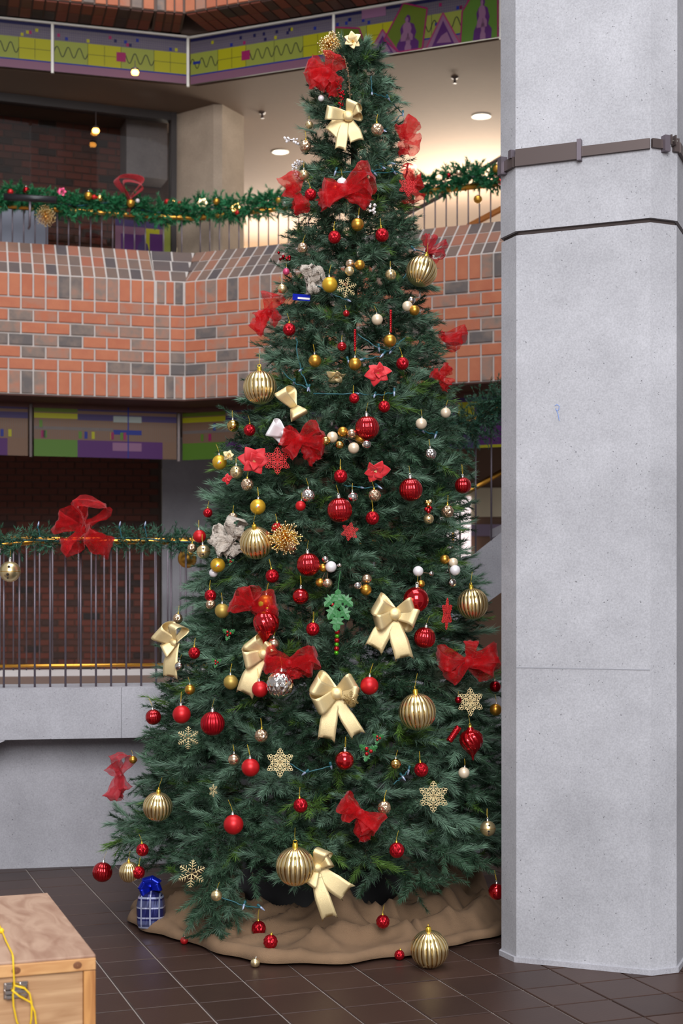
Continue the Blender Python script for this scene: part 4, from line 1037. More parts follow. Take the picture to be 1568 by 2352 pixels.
rbow(940, 425, 'red gauze tuft behind the red snowflake at the upper right edge', [(100, 40, 34), (-80, 36, 34), (20, 26, 30)], [], knot=0, extra=0.0)
rbow(978, 580, 'thin spiky red gauze tuft above the high gold ball at right', [(60, 36, 14), (20, 44, 14), (95, 36, 14), (-10, 36, 12)], [], knot=0, mt='organza_pink', extra=0.0)
rbow(618, 718, 'red gauze bow at the left edge beside the bricks', [(70, 42, 34), (230, 50, 36), (-40, 28, 30), (200, 30, 30)], [(-30, 46, 24)], knot=8)
rbow(1014, 778, 'red gauze ribbon loop at the right edge before the bricks', [(14, 50, 30), (-8, 40, 30), (100, 14, 20)], [], knot=6, extra=0.0)
rbow(1010, 868, 'small red gauze bow at the right edge above the frieze', [(50, 30, 26), (150, 22, 22), (-40, 26, 22)], [(24, 26, 16)], knot=6, extra=0.0)
rbow(690, 1012, 'red gauze bow with looped ribbon above the red snowflake', [(30, 54, 36), (160, 42, 44), (-20, 56, 34), (225, 44, 36)], [(38, 52, 28)], knot=12)
rbow(580, 1392, 'dark red gauze bow behind the red onion ornament', [(160, 48, 44), (100, 46, 34), (-30, 60, 44), (10, 54, 44)], [], knot=0)
rbow(664, 1524, 'red gauze bow draped over the big silver ball', [(14, 66, 46), (170, 56, 44), (-8, 54, 40)], [(-22, 44, 34), (18, 40, 30)], knot=9, extra=0.09)
rbow(1073, 1520, 'large red gauze bow at the right beside the column', [(170, 70, 36), (10, 66, 50), (-18, 60, 46), (205, 62, 36), (80, 46, 30)], [(-50, 34, 26)], knot=14, extra=0.08)
rbow(826, 1868, 'red gauze ribbon twisted low in the middle of the tree', [(140, 52, 40), (-35, 54, 46), (165, 40, 36), (-65, 44, 40)], [(14, 68, 34)], knot=12)
rbow(278, 1780, 'pale red gauze bow at the left edge over the concrete wall', [(80, 44, 34), (-110, 52, 36), (130, 28, 26), (-70, 34, 30)], [(-6, 56, 24)], knot=8, mt='organza_pink')
bow('burlap_bow', 530, 1238, 'white burlap bow left of the pale gold ribbed ball', [(165, 42, 36), (70, 46, 30), (20, 34, 30), (215, 40, 34)], [(16, 42, 34), (-24, 36, 30)], 'burlap_white', crinkle=0.02, knot=11, group='burlap bows')
bow('burlap_bow', 712, 645, 'grey burlap ribbon loop high left of the yellow ball', [(100, 32, 26), (-80, 30, 26), (20, 34, 34)], [(30, 16, 22)], 'burlap_white', crinkle=0.02, knot=6, group='burlap bows', extra=0.0)
# patterned ribbon end with a white beard-like print: plain white and red stand-in
bow('white_ribbon', 652, 996, 'white and red ribbon end beside the red gauze bow', [(150, 34, 40)], [(-18, 18, 30)], 'white_pearl', knot=6, group='printed ribbons', extra=0.05)

# ------------------------------------------------------------------ snowflakes
def flake(kind):
    if ('f', kind) in ME: return ME[('f', kind)]
    b = MB(); T = 0.05
    def bar(p, q, w): 
        p = Vector((p[0], 0, p[1])); q = Vector((q[0], 0, q[1])); b.tube([p, q], w, 5)
    def ring(c, r, w): b.tube([(c[0] + r * math.cos(a), 0, c[1] + r * math.sin(a)) for a in [i * math.pi / 6 for i in range(13)]], w, 5, cap=False)
    for k in range(6):
        a = math.pi / 2 + k * math.pi / 3; d = (math.cos(a), math.sin(a)); n = (-d[1], d[0])
        P = lambda u, v: (d[0] * u + n[0] * v, d[1] * u + n[1] * v)
        if kind == 'dendrite':
            bar((0, 0), P(1.0, 0), 0.035)
            for u, l in ((0.28, 0.2), (0.48, 0.28), (0.68, 0.22), (0.86, 0.12)):
                for sgn in (-1, 1): bar(P(u, 0), P(u + l * 0.62, sgn * l), 0.03)
        else:
            bar((0, 0), P(0.6, 0), 0.026); ring(P(0.30, 0), 0.10, 0.022); ring(P(0.17, 0.0), 0.07, 0.02)
            for v in (-0.09, 0.09): ring(P(0.62, v * 1.7), 0.085, 0.024); ring(P(0.80, v * 1.1), 0.085, 0.024); ring(P(0.44, v * 1.3), 0.07, 0.022); ring(P(0.50, v * 3.0), 0.07, 0.022)
            ring(P(0.93, 0), 0.075, 0.024); bar(P(0.3, 0), P(0.92, 0), 0.022)
            h = math.pi / 6; d2 = (math.cos(a + h), math.sin(a + h)); ring((d2[0] * 0.27, d2[1] * 0.27), 0.09, 0.022)
    ME[('f', kind)] = b
    return b
def snowflake(px, py, r, kind, mt, label, turn=0.0, spin=0.0, extra=0.06):
    p = on_tree(px, py, extra); R = r * p.y / F
    key = ('fm', kind, mt)
    if key not in ME: ME[key] = flake(kind).mesh('snowflake', [MATS[mt]], True)
    o = link('snowflake', ME[key]); o.location = p; o.scale = (R,) * 3; o.rotation_euler = (random.uniform(-.1, .1), spin, turn)
    tag(o, label, 'ornament', 'snowflake ornaments'); KEEP.append((p, R * 0.8))
snowflake(643, 1752, 33, 'curly', 'glitter_gold', 'curly gold snowflake right of a matte red ball')
snowflake(995, 1830, 36, 'curly', 'glitter_gold', 'curly gold snowflake low at right')
snowflake(1080, 1612, 32, 'curly', 'glitter_gold', 'curly gold snowflake above the right onion ornament', 0.2)
snowflake(432, 1695, 27, 'dendrite', 'glitter_gold', 'branching gold snowflake between two red balls at left', 0.3)
snowflake(440, 2007, 33, 'dendrite', 'glitter_gold', 'branching gold snowflake lowest on the tree', 0.2, 0.1)
snowflake(796, 660, 25, 'dendrite', 'glitter_gold', 'branching gold snowflake high beside a yellow ball', 0.3, 0.2)
snowflake(490, 1816, 15, 'dendrite', 'glitter_gold', 'small branching gold snowflake half hidden at lower left', 0.9)
snowflake(806, 1606, 20, 'dendrite', 'glitter_back', 'gold glitter snowflake over the middle gold bow', 0.2, extra=0.12)
snowflake(637, 1058, 31, 'curly', 'red_plastic', 'red snowflake beside the left poinsettia', 0.1)
snowflake(803, 1221, 21, 'curly', 'red_plastic', 'red snowflake below the middle ribbed red ball', 0.2, 0.2)
snowflake(1026, 1410, 36, 'curly', 'red_plastic', 'red snowflake seen edge on, right of the shiny ball', 1.15)
snowflake(937, 428, 24, 'curly', 'red_plastic', 'red snowflake at the upper right edge', 0.3)

# ------------------------------------------------------------------ starbursts, poinsettias, holly, small charms
def burst(p, R, label, n=170, hang=True):
    e = tag(empty('starburst', p), label, 'ornament', 'gold starbursts'); a = MB(); b = MB(); r = random.Random(int(p.x * 1e4))
    for i in range(n):
        z = 1 - 2 * (i + 0.5) / n; t = i * 2.39996; q = math.sqrt(1 - z * z); d = Vector((q * math.cos(t), q * math.sin(t), z)); L = R * r.uniform(0.62, 1.05)
        a.tube([d * 0.01, d * L], 0.0011, 4); b.ball(d * L, 0.0042, 6, 4)
        if r.random() < 0.7: b.ball(d * L * 0.62, 0.003, 6, 4)
    a.build('spikes', MATS['tinsel'], e); b.build('tips', MATS['gold_pale'], e, True); b = MB(); b.ball((0, 0, 0), R * 0.16, 12, 8); b.build('core', MATS['tinsel'], e, True)
p = on_tree(655, 1236, 0.09); burst(p, 39 * p.y / F, 'gold tinsel starburst right of the pale ribbed ball'); KEEP.append((p, 39 * p.y / F))
p = on_tree(760, 104, 0.03); burst(p, 31 * p.y / F, 'gold tinsel starburst at the very top of the tree'); KEEP.append((p, 31 * p.y / F))
p = at(105, 497, 12.25); burst(p, 25 * p.y / F, 'gold tinsel starburst hanging on the balcony railing')
p = on_tree(560, 2178, -0.2); p = at(563, 2178, 6.36); burst(p, 0.035, 'small gold tinsel burst beside the pale ball on the burlap', 40)
def petal_mesh(key, mt, L=1.0, W=0.42, tip=1.0):
    if key in ME: return ME[key]
    b = MB(); N, C = 8, 4
    for i in range(N + 1):
        f = i / N; w = W * (0.06 + math.sin(math.pi * f ** 0.72) ** 0.9)
        for j in range(C + 1):
            g = j / C * 2 - 1; b.v.append((L * f, w * g, 0.18 * math.sin(f * 2.4) - 0.22 * f * f + 0.10 * abs(g) * w))
    for i in range(N):
        for j in range(C): a = i * (C + 1) + j; b.f.append((a, a + 1, a + C + 2, a + C + 1)); b.m.append(0)
    ME[key] = b.mesh('petal', [MATS[mt]], True); return ME[key]
def flower(px, py, r, label, key, mt, n1, n2, spin, eye, cat='flower', group='red cloth poinsettias', tilt=0.0, extra=0.06, name='poinsettia'):
    p = on_tree(px, py, extra); R = r * p.y / F
    e = tag(empty(name, p, (math.pi / 2 + tilt, 0, 0), R), label, cat, group)
    for ring_, (n, sc, up) in enumerate(((n1, 1.0, 0.05), (n2, 0.68, 0.14))):
        for i in range(n):
            o = link('petal', petal_mesh(key, mt), e); a = spin + (i + 0.5 * ring_) * 2 * math.pi / n + random.uniform(-.2, .2)
            o.rotation_euler = (random.uniform(-.55, .55), -0.18 - 0.3 * ring_ + random.uniform(-.35, .3), a); o.scale = (sc * random.uniform(.85, 1.1),) * 3; o.location = (0, 0, up)
            md = o.modifiers.new('thickness', 'SOLIDIFY'); md.thickness = 0.02
    b = MB()
    for i in range(7): b.ball((0.1 * math.cos(i * 2.4) * (i / 5), 0.1 * math.sin(i * 2.4) * (i / 5), 0.24), 0.06, 8, 5)
    b.build('stamens', MATS[eye], e, True); KEEP.append((p, R * 0.85))
flower(868, 858, 30, 'red cloth poinsettia in the upper middle of the tree', 'pr', 'red_cloth', 6, 5, 0.3, 'gold_shiny')
flower(583, 1060, 37, 'red cloth poinsettia beside the red snowflake at left', 'pr', 'red_cloth', 6, 4, 0.9, 'gold_pale')
flower(862, 1080, 32, 'red cloth poinsettia below the red ribbed ball', 'pr', 'red_cloth', 6, 4, 0.1, 'gold_pale', tilt=0.5)
flower(522, 1100, 14, 'little red cloth flower beside the left jingle bell', 'pr', 'red_cloth', 4, 3, 0.1, 'gold_pale')
flower(810, 97, 22, 'gold poinsettia at the very top of the tree', 'pg', 'glitter_gold', 6, 0, 0.5, 'gold_shiny', group='gold flowers', extra=0.05)
flower(772, 862, 26, 'gold leafed flower left of the red poinsettia', 'pg', 'glitter_back', 5, 3, 0.2, 'gold_shiny', group='gold flowers', tilt=0.9, extra=0.0)
flower(525, 1047, 14, 'tiny gold flower above the left jingle bell', 'pg', 'gold_shiny' , 5, 3, 0.2, 'gold_shiny', group='gold flowers')
# hanging holly leaves with bead string
def leaf_mesh():
    if 'holly' in ME: return ME['holly']
    out = [(0, 0), (0.16, 0.16), (0.12, 0.3), (0.34, 0.32), (0.2, 0.46), (0.36, 0.6), (0.16, 0.66), (0.18, 0.82), (0, 1.0)]
    b = MB(); k = 0
    for s in (1, -1):
        for (x0, y0), (x1, y1) in zip(out, out[1:]):
            q = [(0, -0.02, -y0), (s * x0, 0.03, -y0), (s * x1, 0.03, -y1), (0, -0.02, -y1)]; b.quad(q if s > 0 else q[::-1])
    ME['holly'] = b.mesh('leaf', [MATS['holly']]); return ME['holly']
p = on_tree(776, 1352, 0.08); s = p.y / F
e = tag(empty('holly_pendant', p), 'green holly leaves with a red and green bead string in the middle', 'ornament')
m = MB(); m.tube([(0.01, 0.03, 40 * s), (0, 0, 0), (-3 * s, 0, -148 * s)], 0.0016, 6); m.build('stem', MATS['holly'], e)
for (dx, dy, L, a) in ((0, 0, 46, 0.0), (-6, 12, 40, 0.7), (6, 14, 40, -0.8), (-2, 34, 44, 0.5), (6, 38, 40, -0.5), (0, 52, 48, 0.1)):
    o = link('leaf', leaf_mesh(), e); o.location = (dx * s, -0.01 - 0.004 * dy / 10, -dy * s); o.rotation_euler = (-0.25, a, 0); o.scale = (L * s,) * 3; solid(o, 0.03)
for i in range(8):
    m = MB(); m.ball((0, 0, 0), (6.5 if i % 2 == 0 else 5.6) * s, 12, 8); o = m.build('bead', MATS['red_shiny' if i % 2 == 0 else 'green_bead'], e, True); o.location = ((-4 if i < 1 else -1 - 0.4 * i) * s, -0.012, -(80 + i * 9.6) * s)
for (dx, dy) in ((-12, 37), (11, 45)):
    m = MB(); m.ball((0, 0, 0), 4.5 * s, 10, 6); o = m.build('berry', MATS['red_shiny'], e, True); o.location = (dx * s, -0.02, -dy * s)
for f in range(6): KEEP.append((p - Vector((0, 0, f * 27 * s)), 16 * s))
for (px, py, r, lab) in ((525, 1455, 15, 'small holly sprig with red berries left of the second gold bow'), (497, 1521, 12, 'small holly sprig at left above the dull gold ball'), (845, 1725, 22, 'holly sprig with berries left of the right snowflake'), (868, 1695, 14, 'small holly sprig under the lower right gold ball'), (530, 1290, 8, 'tiny holly sprig beside the yellow ball')):
    p = on_tree(px, py, 0.05); R = r * p.y / F; e = tag(empty('holly_sprig', p), lab, 'ornament', 'holly sprigs')
    for a in (0.3, 2.2, 4.2):
        o = link('leaf', leaf_mesh(), e); o.rotation_euler = (-0.3, a, 0); o.scale = (R * 1.2,) * 3; solid(o, 0.03)
    for k in range(3):
        m = MB(); m.ball((0, 0, 0), R * 0.22, 10, 6); o = m.build('berry', MATS['red_shiny'], e, True); o.location = (R * 0.3 * math.cos(k * 2.1), -0.012, R * 0.3 * math.sin(k * 2.1))
    KEEP.append((p, R * 0.6))
# twisted candy sticks, red drop
def twist(px, py0, py1, w, label, ang=0.0, mt='red_shiny', extra=0.07):
    p = on_tree(px, (py0 + py1) / 2, extra); s = p.y / F; L = (py1 - py0) * s; N = 40
    e = tag(empty('candy_stick', p, (0, ang, 0)), label, 'ornament', 'twisted candy sticks')
    for ph, mm in ((0, mt), (math.pi, 'red_satin')):
        m = MB(); m.tube([(w * s * 0.32 * math.cos(f / N * 38 + ph), w * s * 0.32 * math.sin(f / N * 38 + ph), L / 2 - L * f / N) for f in range(N + 1)], w * s * 0.3, 6); m.build('strand', MATS[mm], e, True)
    KEEP.append((p, L * 0.4))
twist(815, 757, 806, 5.5, 'thin red twisted candy stick above a gold ball, left one'); twist(897, 712, 764, 5.5, 'thin red twisted candy stick above a gold ball, right one')
twist(1042, 1668, 1704, 13, 'thick red twisted ornament left of the right onion ornament', 0.6)
p = on_tree(983, 1168, 0.06); s = p.y / F; e = tag(empty('charm_cluster', p), 'red and gold charms hanging above a jingle bell at right', 'ornament')
for i, (dx, dy, r, k) in enumerate(((-3, -14, 6, 'gold_shiny'), (4, -16, 5, 'gold_pale'), (0, -8, 6, 'gold_shiny'), (-5, 2, 5, 'red_shiny'), (5, 0, 5, 'red_dark'), (0, 6, 6, 'red_shiny'))):
    m = MB(); m.ball((0, 0, 0), r * s, 10, 6); o = m.build('charm', MATS[k], e, True); o.location = (dx * s, -0.004 * i, -dy * s)
KEEP.append((p, 0.03))
# white berry sprays, red berries
def spray(pts, n, r, label, mt, group, extra=0.02):
    P = [on_tree(x, y, extra) for x, y in pts]; e = tag(empty('berry_spray', P[0]), label, 'ornament', group); q = [v - P[0] for v in P]
    m = MB(); m.tube(q, 0.002, 5); m.build('stem', MATS['brown_stem'], e); m = MB(); rr = random.Random(len(label))
    for i in range(n):
        f = i / max(1, n - 1) * (len(q) - 1); k = min(int(f), len(q) - 2); c = q[k].lerp(q[k + 1], f - k)
        m.ball(c + Vector((rr.uniform(-1, 1), rr.uniform(-1, 1), rr.uniform(-1, 1))) * r * 2.2, r * rr.uniform(.7, 1.2), 7, 5)
    m.build('berries', MATS[mt], e, True); KEEP.extend((v, 0.02) for v in P)
spray([(702, 345), (684, 326), (668, 322), (655, 316)], 34, 0.006, 'white frosted berry spray sticking out at the upper left', 'white_beads', 'white sprays')
spray([(700, 408), (678, 400), (676, 380), (690, 366)], 40, 0.006, 'white frosted berry spray curling at the upper left edge', 'white_beads', 'white sprays')
spray([(640, 584), (652, 590), (662, 596)], 8, 0.009, 'dark red berries at the left edge high on the tree', 'red_dark', 'red berries')
spray([(775, 190), (785, 215), (782, 245)], 40, 0.005, 'drooping red berry spray under the top bow', 'red_satin', 'red berries', 0.04)
spray([(790, 130), (800, 170), (804, 228)], 26, 0.004, 'drooping brown glitter spray beside the top bow', 'brown_stem', 'brown sprays', 0.05)
spray([(855, 474), (856, 484)], 16, 0.007, 'little white sparkling berry tuft under the red ribbon band', 'white_beads', 'white sprays', 0.05)
# blue card tucked in the tree
p = on_tree(692, 683, 0.0); e = tag(empty('blue_card', p, (0.2, 0.1, -0.15)), 'small blue and white card tucked in the upper left twigs', 'card')
m = MB(); m.box((0, 0, 0), (0.085, 0.004, 0.03)); m.build('card', MATS['blue_foil'], e); m = MB(); m.box((0.012, -0.003, -0.004), (0.058, 0.002, 0.009)); m.build('white_band', MATS['white_beads'], e)
KEEP.append((p, 0.05))
# string of lights
e = tag(empty('light_string', on_tree(850, 180, 0.0)), 'green wired string of small clear lights wound around the tree', 'lights')
L0 = e.location.copy(); bulb = MB(); bulb.lathe([(0.001, -0.020), (0.004, -0.012), (0.0055, 0.0), (0.004, 0.008), (0.001, 0.01)], 10); bmesh_ = bulb.mesh('bulb', [MATS['bulb_clear']], True)
sock = MB(); sock.lathe([(0.005, 0.006), (0.006, 0.022), (0.002, 0.024)], 8); smesh_ = sock.mesh('socket', [MATS['wire_green']], True)
WIRES = [[(852, 175), (854, 214), (892, 226), (925, 262), (880, 300)], [(840, 402), (880, 385), (932, 402), (905, 395), (860, 398), (770, 395)], [(925, 640), (955, 596), (990, 586), (950, 572)], [(930, 775), (905, 795), (878, 815), (830, 826), (800, 830)],
         [(820, 768), (870, 800), (897, 808)], [(678, 775), (690, 850), (708, 892)], [(640, 845), (675, 878), (708, 892)], [(720, 905), (820, 904), (860, 908), (905, 902)], [(955, 985), (970, 990), (1000, 1000)], [(790, 1115), (830, 1120), (870, 1118)],
         [(905, 1800), (925, 1785), (938, 1770)], [(500, 2060), (560, 2080), (600, 2085)], [(700, 640), (760, 675), (800, 690)], [(640, 1740), (700, 1775), (760, 1760)], [(860, 380), (900, 375), (935, 385)]]
for w in WIRES:
    P = [on_tree(x, y, -0.005) - L0 for x, y in w]; m = MB(); fine = []
    for a, b in zip(P, P[1:]):
        for t in range(6): fine.append(a.lerp(b, t / 6) + Vector((noise.noise(a * 9 + Vector((t, 0, 0))), 0, noise.noise(a * 7 + Vector((0, t, 3))))) * 0.008)
    fine.append(P[-1]); m.tube(fine, 0.0028, 6); m.build('wire', MATS['wire_green'], e, True)
    for q in P[1::1]:
        s_ = link('socket', smesh_, e); s_.location = q; s_.rotation_euler = (random.uniform(-1, 1), random.uniform(-1.2, 1.2), 0)
        b_ = link('bulb', bmesh_, s_); KEEP.append((q + L0, 0.014))
# ------------------------------------------------------------------ foliage
def needle_material(name):
    m = bpy.data.materials.new(name); m.use_nodes = True; nt = m.node_tree; b = nt.nodes['Principled BSDF']
    a = nt.nodes.new('ShaderNodeAttribute'); a.attribute_name = 'tint'
    nt.links.new(a.outputs['Color'], b.inputs['Base Color']); b.inputs['Roughness'].default_value = 0.5; b.inputs['Specular IOR Level'].default_value = 0.35
    MATS[name] = m; return m
needle_material('needles')
KC = np.array([tuple(k[0]) for k in KEEP]); KR = np.array([k[1] for k in KEEP])
KO = np.array([tuple((outward(Vector(c)) + Vector((0, -0.9, 0.05))).normalized()) for c in KC])
FLn = np.array((FL.x, FL.y)); UFn = np.array((uf.x, uf.y)); NFn = np.array((nf.x, nf.y))
def unit(v): return v / (np.linalg.norm(v, axis=-1, keepdims=True) + 1e-9)
STY = {'pine': (190, 0.034, 62, 0.0028, (0.018, 0.046, 0.023)), 'soft': (190, 0.066, 38, 0.0026, (0.120, 0.205, 0.140)), 'lime': (110, 0.060, 42, 0.0028, (0.075, 0.150, 0.026)),
       'mid': (180, 0.046, 52, 0.0028, (0.044, 0.092, 0.052)), 'garland': (90, 0.050, 55, 0.010, (0.018, 0.140, 0.052)), 'garland_dark': (90, 0.034, 55, 0.0042, (0.028, 0.090, 0.052))}
def sprig(base, d, L, style, dens=1.0, flat=0.75):
    n, nl, ang, w, col = STY[style]; n = max(8, int(n * dens * min(1.3, L / 0.16)))
    d = np.asarray(d, float); d = d / np.linalg.norm(d)
    a = np.array((0, 0, 1.0)) if abs(d[2]) < 0.9 else np.array((1.0, 0, 0)); u = np.cross(d, a); u /= np.linalg.norm(u); v = np.cross(u, d)
    t = rng.uniform(0.03, 1.0, n); ph = rng.uniform(0, 2 * np.pi, n)
    rad = np.cos(ph)[:, None] * u + (np.sin(ph) * flat)[:, None] * v
    an = np.radians(ang * (1.05 - 0.45 * t) + rng.normal(0, 8, n)); dd = unit(d * np.cos(an)[:, None] + rad * np.sin(an)[:, None])
    droop = np.array((0, 0, -0.04)) * L
    b = np.asarray(base) + d * (L * t)[:, None] + droop * (t ** 2)[:, None]
    l = nl * rng.uniform(0.7, 1.15, n) * (1 - 0.25 * t)
    tip = b + dd * l[:, None]; tip[:, 2] -= 0.04 * l
    side = unit(np.cross(dd, rng.normal(0, 1, (n, 3)))) * (w / 2)
    V = np.stack((b - side, b + side, tip), 1)
    c = np.array(col) * rng.uniform(0.75, 1.3); C = c * rng.uniform(0.7, 1.3, n)[:, None]
    C = np.repeat(C[:, None, :], 3, 1); C[:, 2, :] *= 1.35
    # the twig itself: two crossed slivers
    e = np.asarray(base) + d * L + droop; tw_ = 0.0022
    T = np.stack([np.stack((np.asarray(base) - x * tw_, np.asarray(base) + x * tw_, e)) for x in (u, v)])
    TC = np.tile(np.array((0.055, 0.045, 0.025)), (2, 3, 1))
    return np.concatenate((V, T)), np.concatenate((C, TC))
def prune(V, C, keep=0.05):
    tip = V[:, 2]; mid = V.mean(1)
    lo, hi = tip.min(0) - 0.45, tip.max(0) + 0.45
    sel = np.where(np.all((KC > lo) & (KC < hi), 1))[0]; bad = np.zeros(len(V), bool)
    for i in sel:
        for q in (tip, mid):
            x = q - KC[i]; s = np.clip(x @ KO[i], -0.2 * KR[i], 0.38); dist = np.linalg.norm(x - s[:, None] * KO[i], axis=1); bad |= dist < KR[i] * 1.04 + 0.004
    bad &= rng.random(len(V)) > keep
    xy = tip[:, :2] - FLn; bad |= ((xy @ UFn) > -0.105) & ((xy @ NFn) > -0.03)
    bad |= tip[:, 2] < 0.006
    return V[~bad], C[~bad]
def tri_mesh(name, V, C, origin=(0, 0, 0), m='needles'):
    n = len(V); me = bpy.data.meshes.new(name)
    me.vertices.add(n * 3); me.loops.add(n * 3); me.polygons.add(n)
    me.vertices.foreach_set('co', (V.reshape(-1, 3) - np.asarray(origin)).astype(np.float32).ravel())
    me.loops.foreach_set('vertex_index', np.arange(n * 3, dtype=np.int32))
    me.polygons.foreach_set('loop_start', np.arange(0, n * 3, 3, dtype=np.int32))
    at_ = me.color_attributes.new('tint', 'FLOAT_COLOR', 'POINT')
    at_.data.foreach_set('color', np.concatenate((C.reshape(-1, 3), np.ones((n * 3, 1))), 1).astype(np.float32).ravel())
    me.materials.append(MATS[m]); me.update(); me.validate()
    return me
tree = tag(empty('christmas_tree', (-0.09, TY, 0)), 'tall artificial Christmas tree decorated in red and gold', 'tree')
TO = Vector(tree.location)
zz = np.linspace(0.30, 4.30, 400); cdf = np.cumsum(np.array([tr_(z) + 0.20 for z in zz])); cdf /= cdf[-1]
def style_pick(): return random.choices(('pine', 'soft', 'lime', 'mid'), (0.38, 0.27, 0.07, 0.28))[0]
def make_branch(z, th, rk=1.0, droop=None, sc=None, tip=None, d=None):
    r = tr_(z) * rk; o = Vector((math.sin(th), -math.cos(th), 0)); cx = tx_(z)
    sc = sc or max(0.5, min(1.0, r / 0.62)); up = droop if droop is not None else (0.45 if z > 3.7 else (0.18 if z > 2 else (0.0 if z > 0.9 else -0.16))) + random.uniform(-0.25, 0.2)
    d = d or (o + Vector((0, 0, up))).normalized(); Lb = min(0.48, r * 0.75 + 0.06); tip = tip or Vector((cx, TY, z)) + o * r
    base = tip - d * Lb; Vs, Cs = [], []
    side = d.cross(Vector((0, 0, 1))).normalized(); upv = side.cross(d)
    st_ = style_pick(); s2 = style_pick()
    def add(p, dd, L, s): 
        v, c = sprig(np.array(p), np.array(dd), L, s); Vs.append(v); Cs.append(c)
    Lt = 0.17 * sc; add(tip - d * Lt * 0.8, d, Lt, st_)
    n = 13
    for k in range(n):
        f = 0.30 + 0.62 * k / n; sgn = 1 if k % 2 else -1; a = math.radians(random.uniform(30, 62)); tl = random.uniform(-0.55, 0.85)
        dd = d * math.cos(a) + side * (math.sin(a) * sgn) + upv * tl
        add(base + d * (Lb * f), dd, random.uniform(0.09, 0.16) * sc, st_ if random.random() < 0.6 else s2)
    V = np.concatenate(Vs); C = np.concatenate(Cs); V, C = prune(V, C)
    b = np.array(base); e_ = np.array(tip)
    R = []
    for x in (np.array(side), np.array(upv)): R.append(np.stack((b - x * 0.005, b + x * 0.005, e_)))
    V = np.concatenate((V, np.stack(R))); C = np.concatenate((C, np.tile(np.array((0.04, 0.035, 0.02)), (2, 3, 1))))
    ob = link('branch', tri_mesh('branch', V, C, b), tree); ob.location = Vector(b) - TO
NB = 288
for i in range(NB):
    z = float(np.interp((i + random.random()) / NB, cdf, zz)); th = -1.95 + 3.9 * ((i * 0.6180339) % 1.0)
    make_branch(z, th, random.uniform(0.88, 1.02))
# drooping branches that reach the floor at the front left, and the leader
for (px, py, Z, dx) in ((482, 2183, 6.36, -0.2), (430, 2130, 6.45, -0.5), (545, 2120, 6.36, 0.3), (510, 2165, 6.33, 0.1), (460, 2100, 6.35, -0.2)):
    make_branch(0.3, 0, 1, None, 0.85, at(px, py, Z), Vector((dx, -0.45, -0.8)).normalized())
for th in (0.4, -0.9, 1.5, 2.6): make_branch(4.30, th, 0.6, 1.6, 0.6)
Vs, Cs = [], []
NF_ = 5400
for i in range(NF_):
    z = float(np.interp((i + random.random()) / NF_, cdf, zz)); th = random.gauss(0, 1.25) if random.random() < 0.72 else random.uniform(-math.pi, math.pi)
    r = tr_(z) * random.uniform(0.25 if z > 2.6 else 0.42, 0.86); o = Vector((math.sin(th), -math.cos(th), 0)); sd = Vector((math.cos(th), math.sin(th), 0))
    d = (o * random.uniform(0.5, 1.0) + sd * random.uniform(-0.9, 0.9) + Vector((0, 0, random.uniform(-0.6, 0.6)))).normalized()
    v, c = sprig(np.array((tx_(z) + o.x * r, TY + o.y * r, z)), np.array(d), random.uniform(0.12, 0.2) * max(0.55, min(1, r / 0.5)), style_pick(), 0.75)
    Vs.append(v); Cs.append(c)
for k in range(0, NF_, 60):
    V = np.concatenate(Vs[k:k + 60]); C = np.concatenate(Cs[k:k + 60]); Vs[k] , Cs[k] = prune(V, C)
V = np.concatenate([Vs[k] for k in range(0, NF_, 60)]); C = np.concatenate([Cs[k] for k in range(0, NF_, 60)])
fo = link('foliage', tri_mesh('foliage', V, C, TO), tree); fo['kind'] = 'stuff'
m = MB(); m.tube([Vector((tx_(z), TY, z)) - TO for z in (0.12, 1, 2, 3, 4.25)], [0.05, 0.045, 0.035, 0.025, 0.01], 10); m.build('trunk', mat('bark', (52, 44, 34), 0.9), tree, True)
mat('stand_black', (16, 15, 17), 0.55)
m = MB(); m.lathe([(0.001, 0.42), (0.26, 0.40), (0.36, 0.34), (0.42, 0.20), (0.44, 0.04)], 20)
m.build('stand', MATS['stand_black'], tree, True)
for k in range(4):
    m = MB(); m.box((0, 0, 0), (0.5, 0.06, 0.03)); o = m.build('stand_leg', MATS['stand_black'], tree); a = 0.9 + k * math.pi / 2; o.location = (0.30 * math.cos(a), 0.30 * math.sin(a), 0.10); o.rotation_euler = (0, 0.12, a)

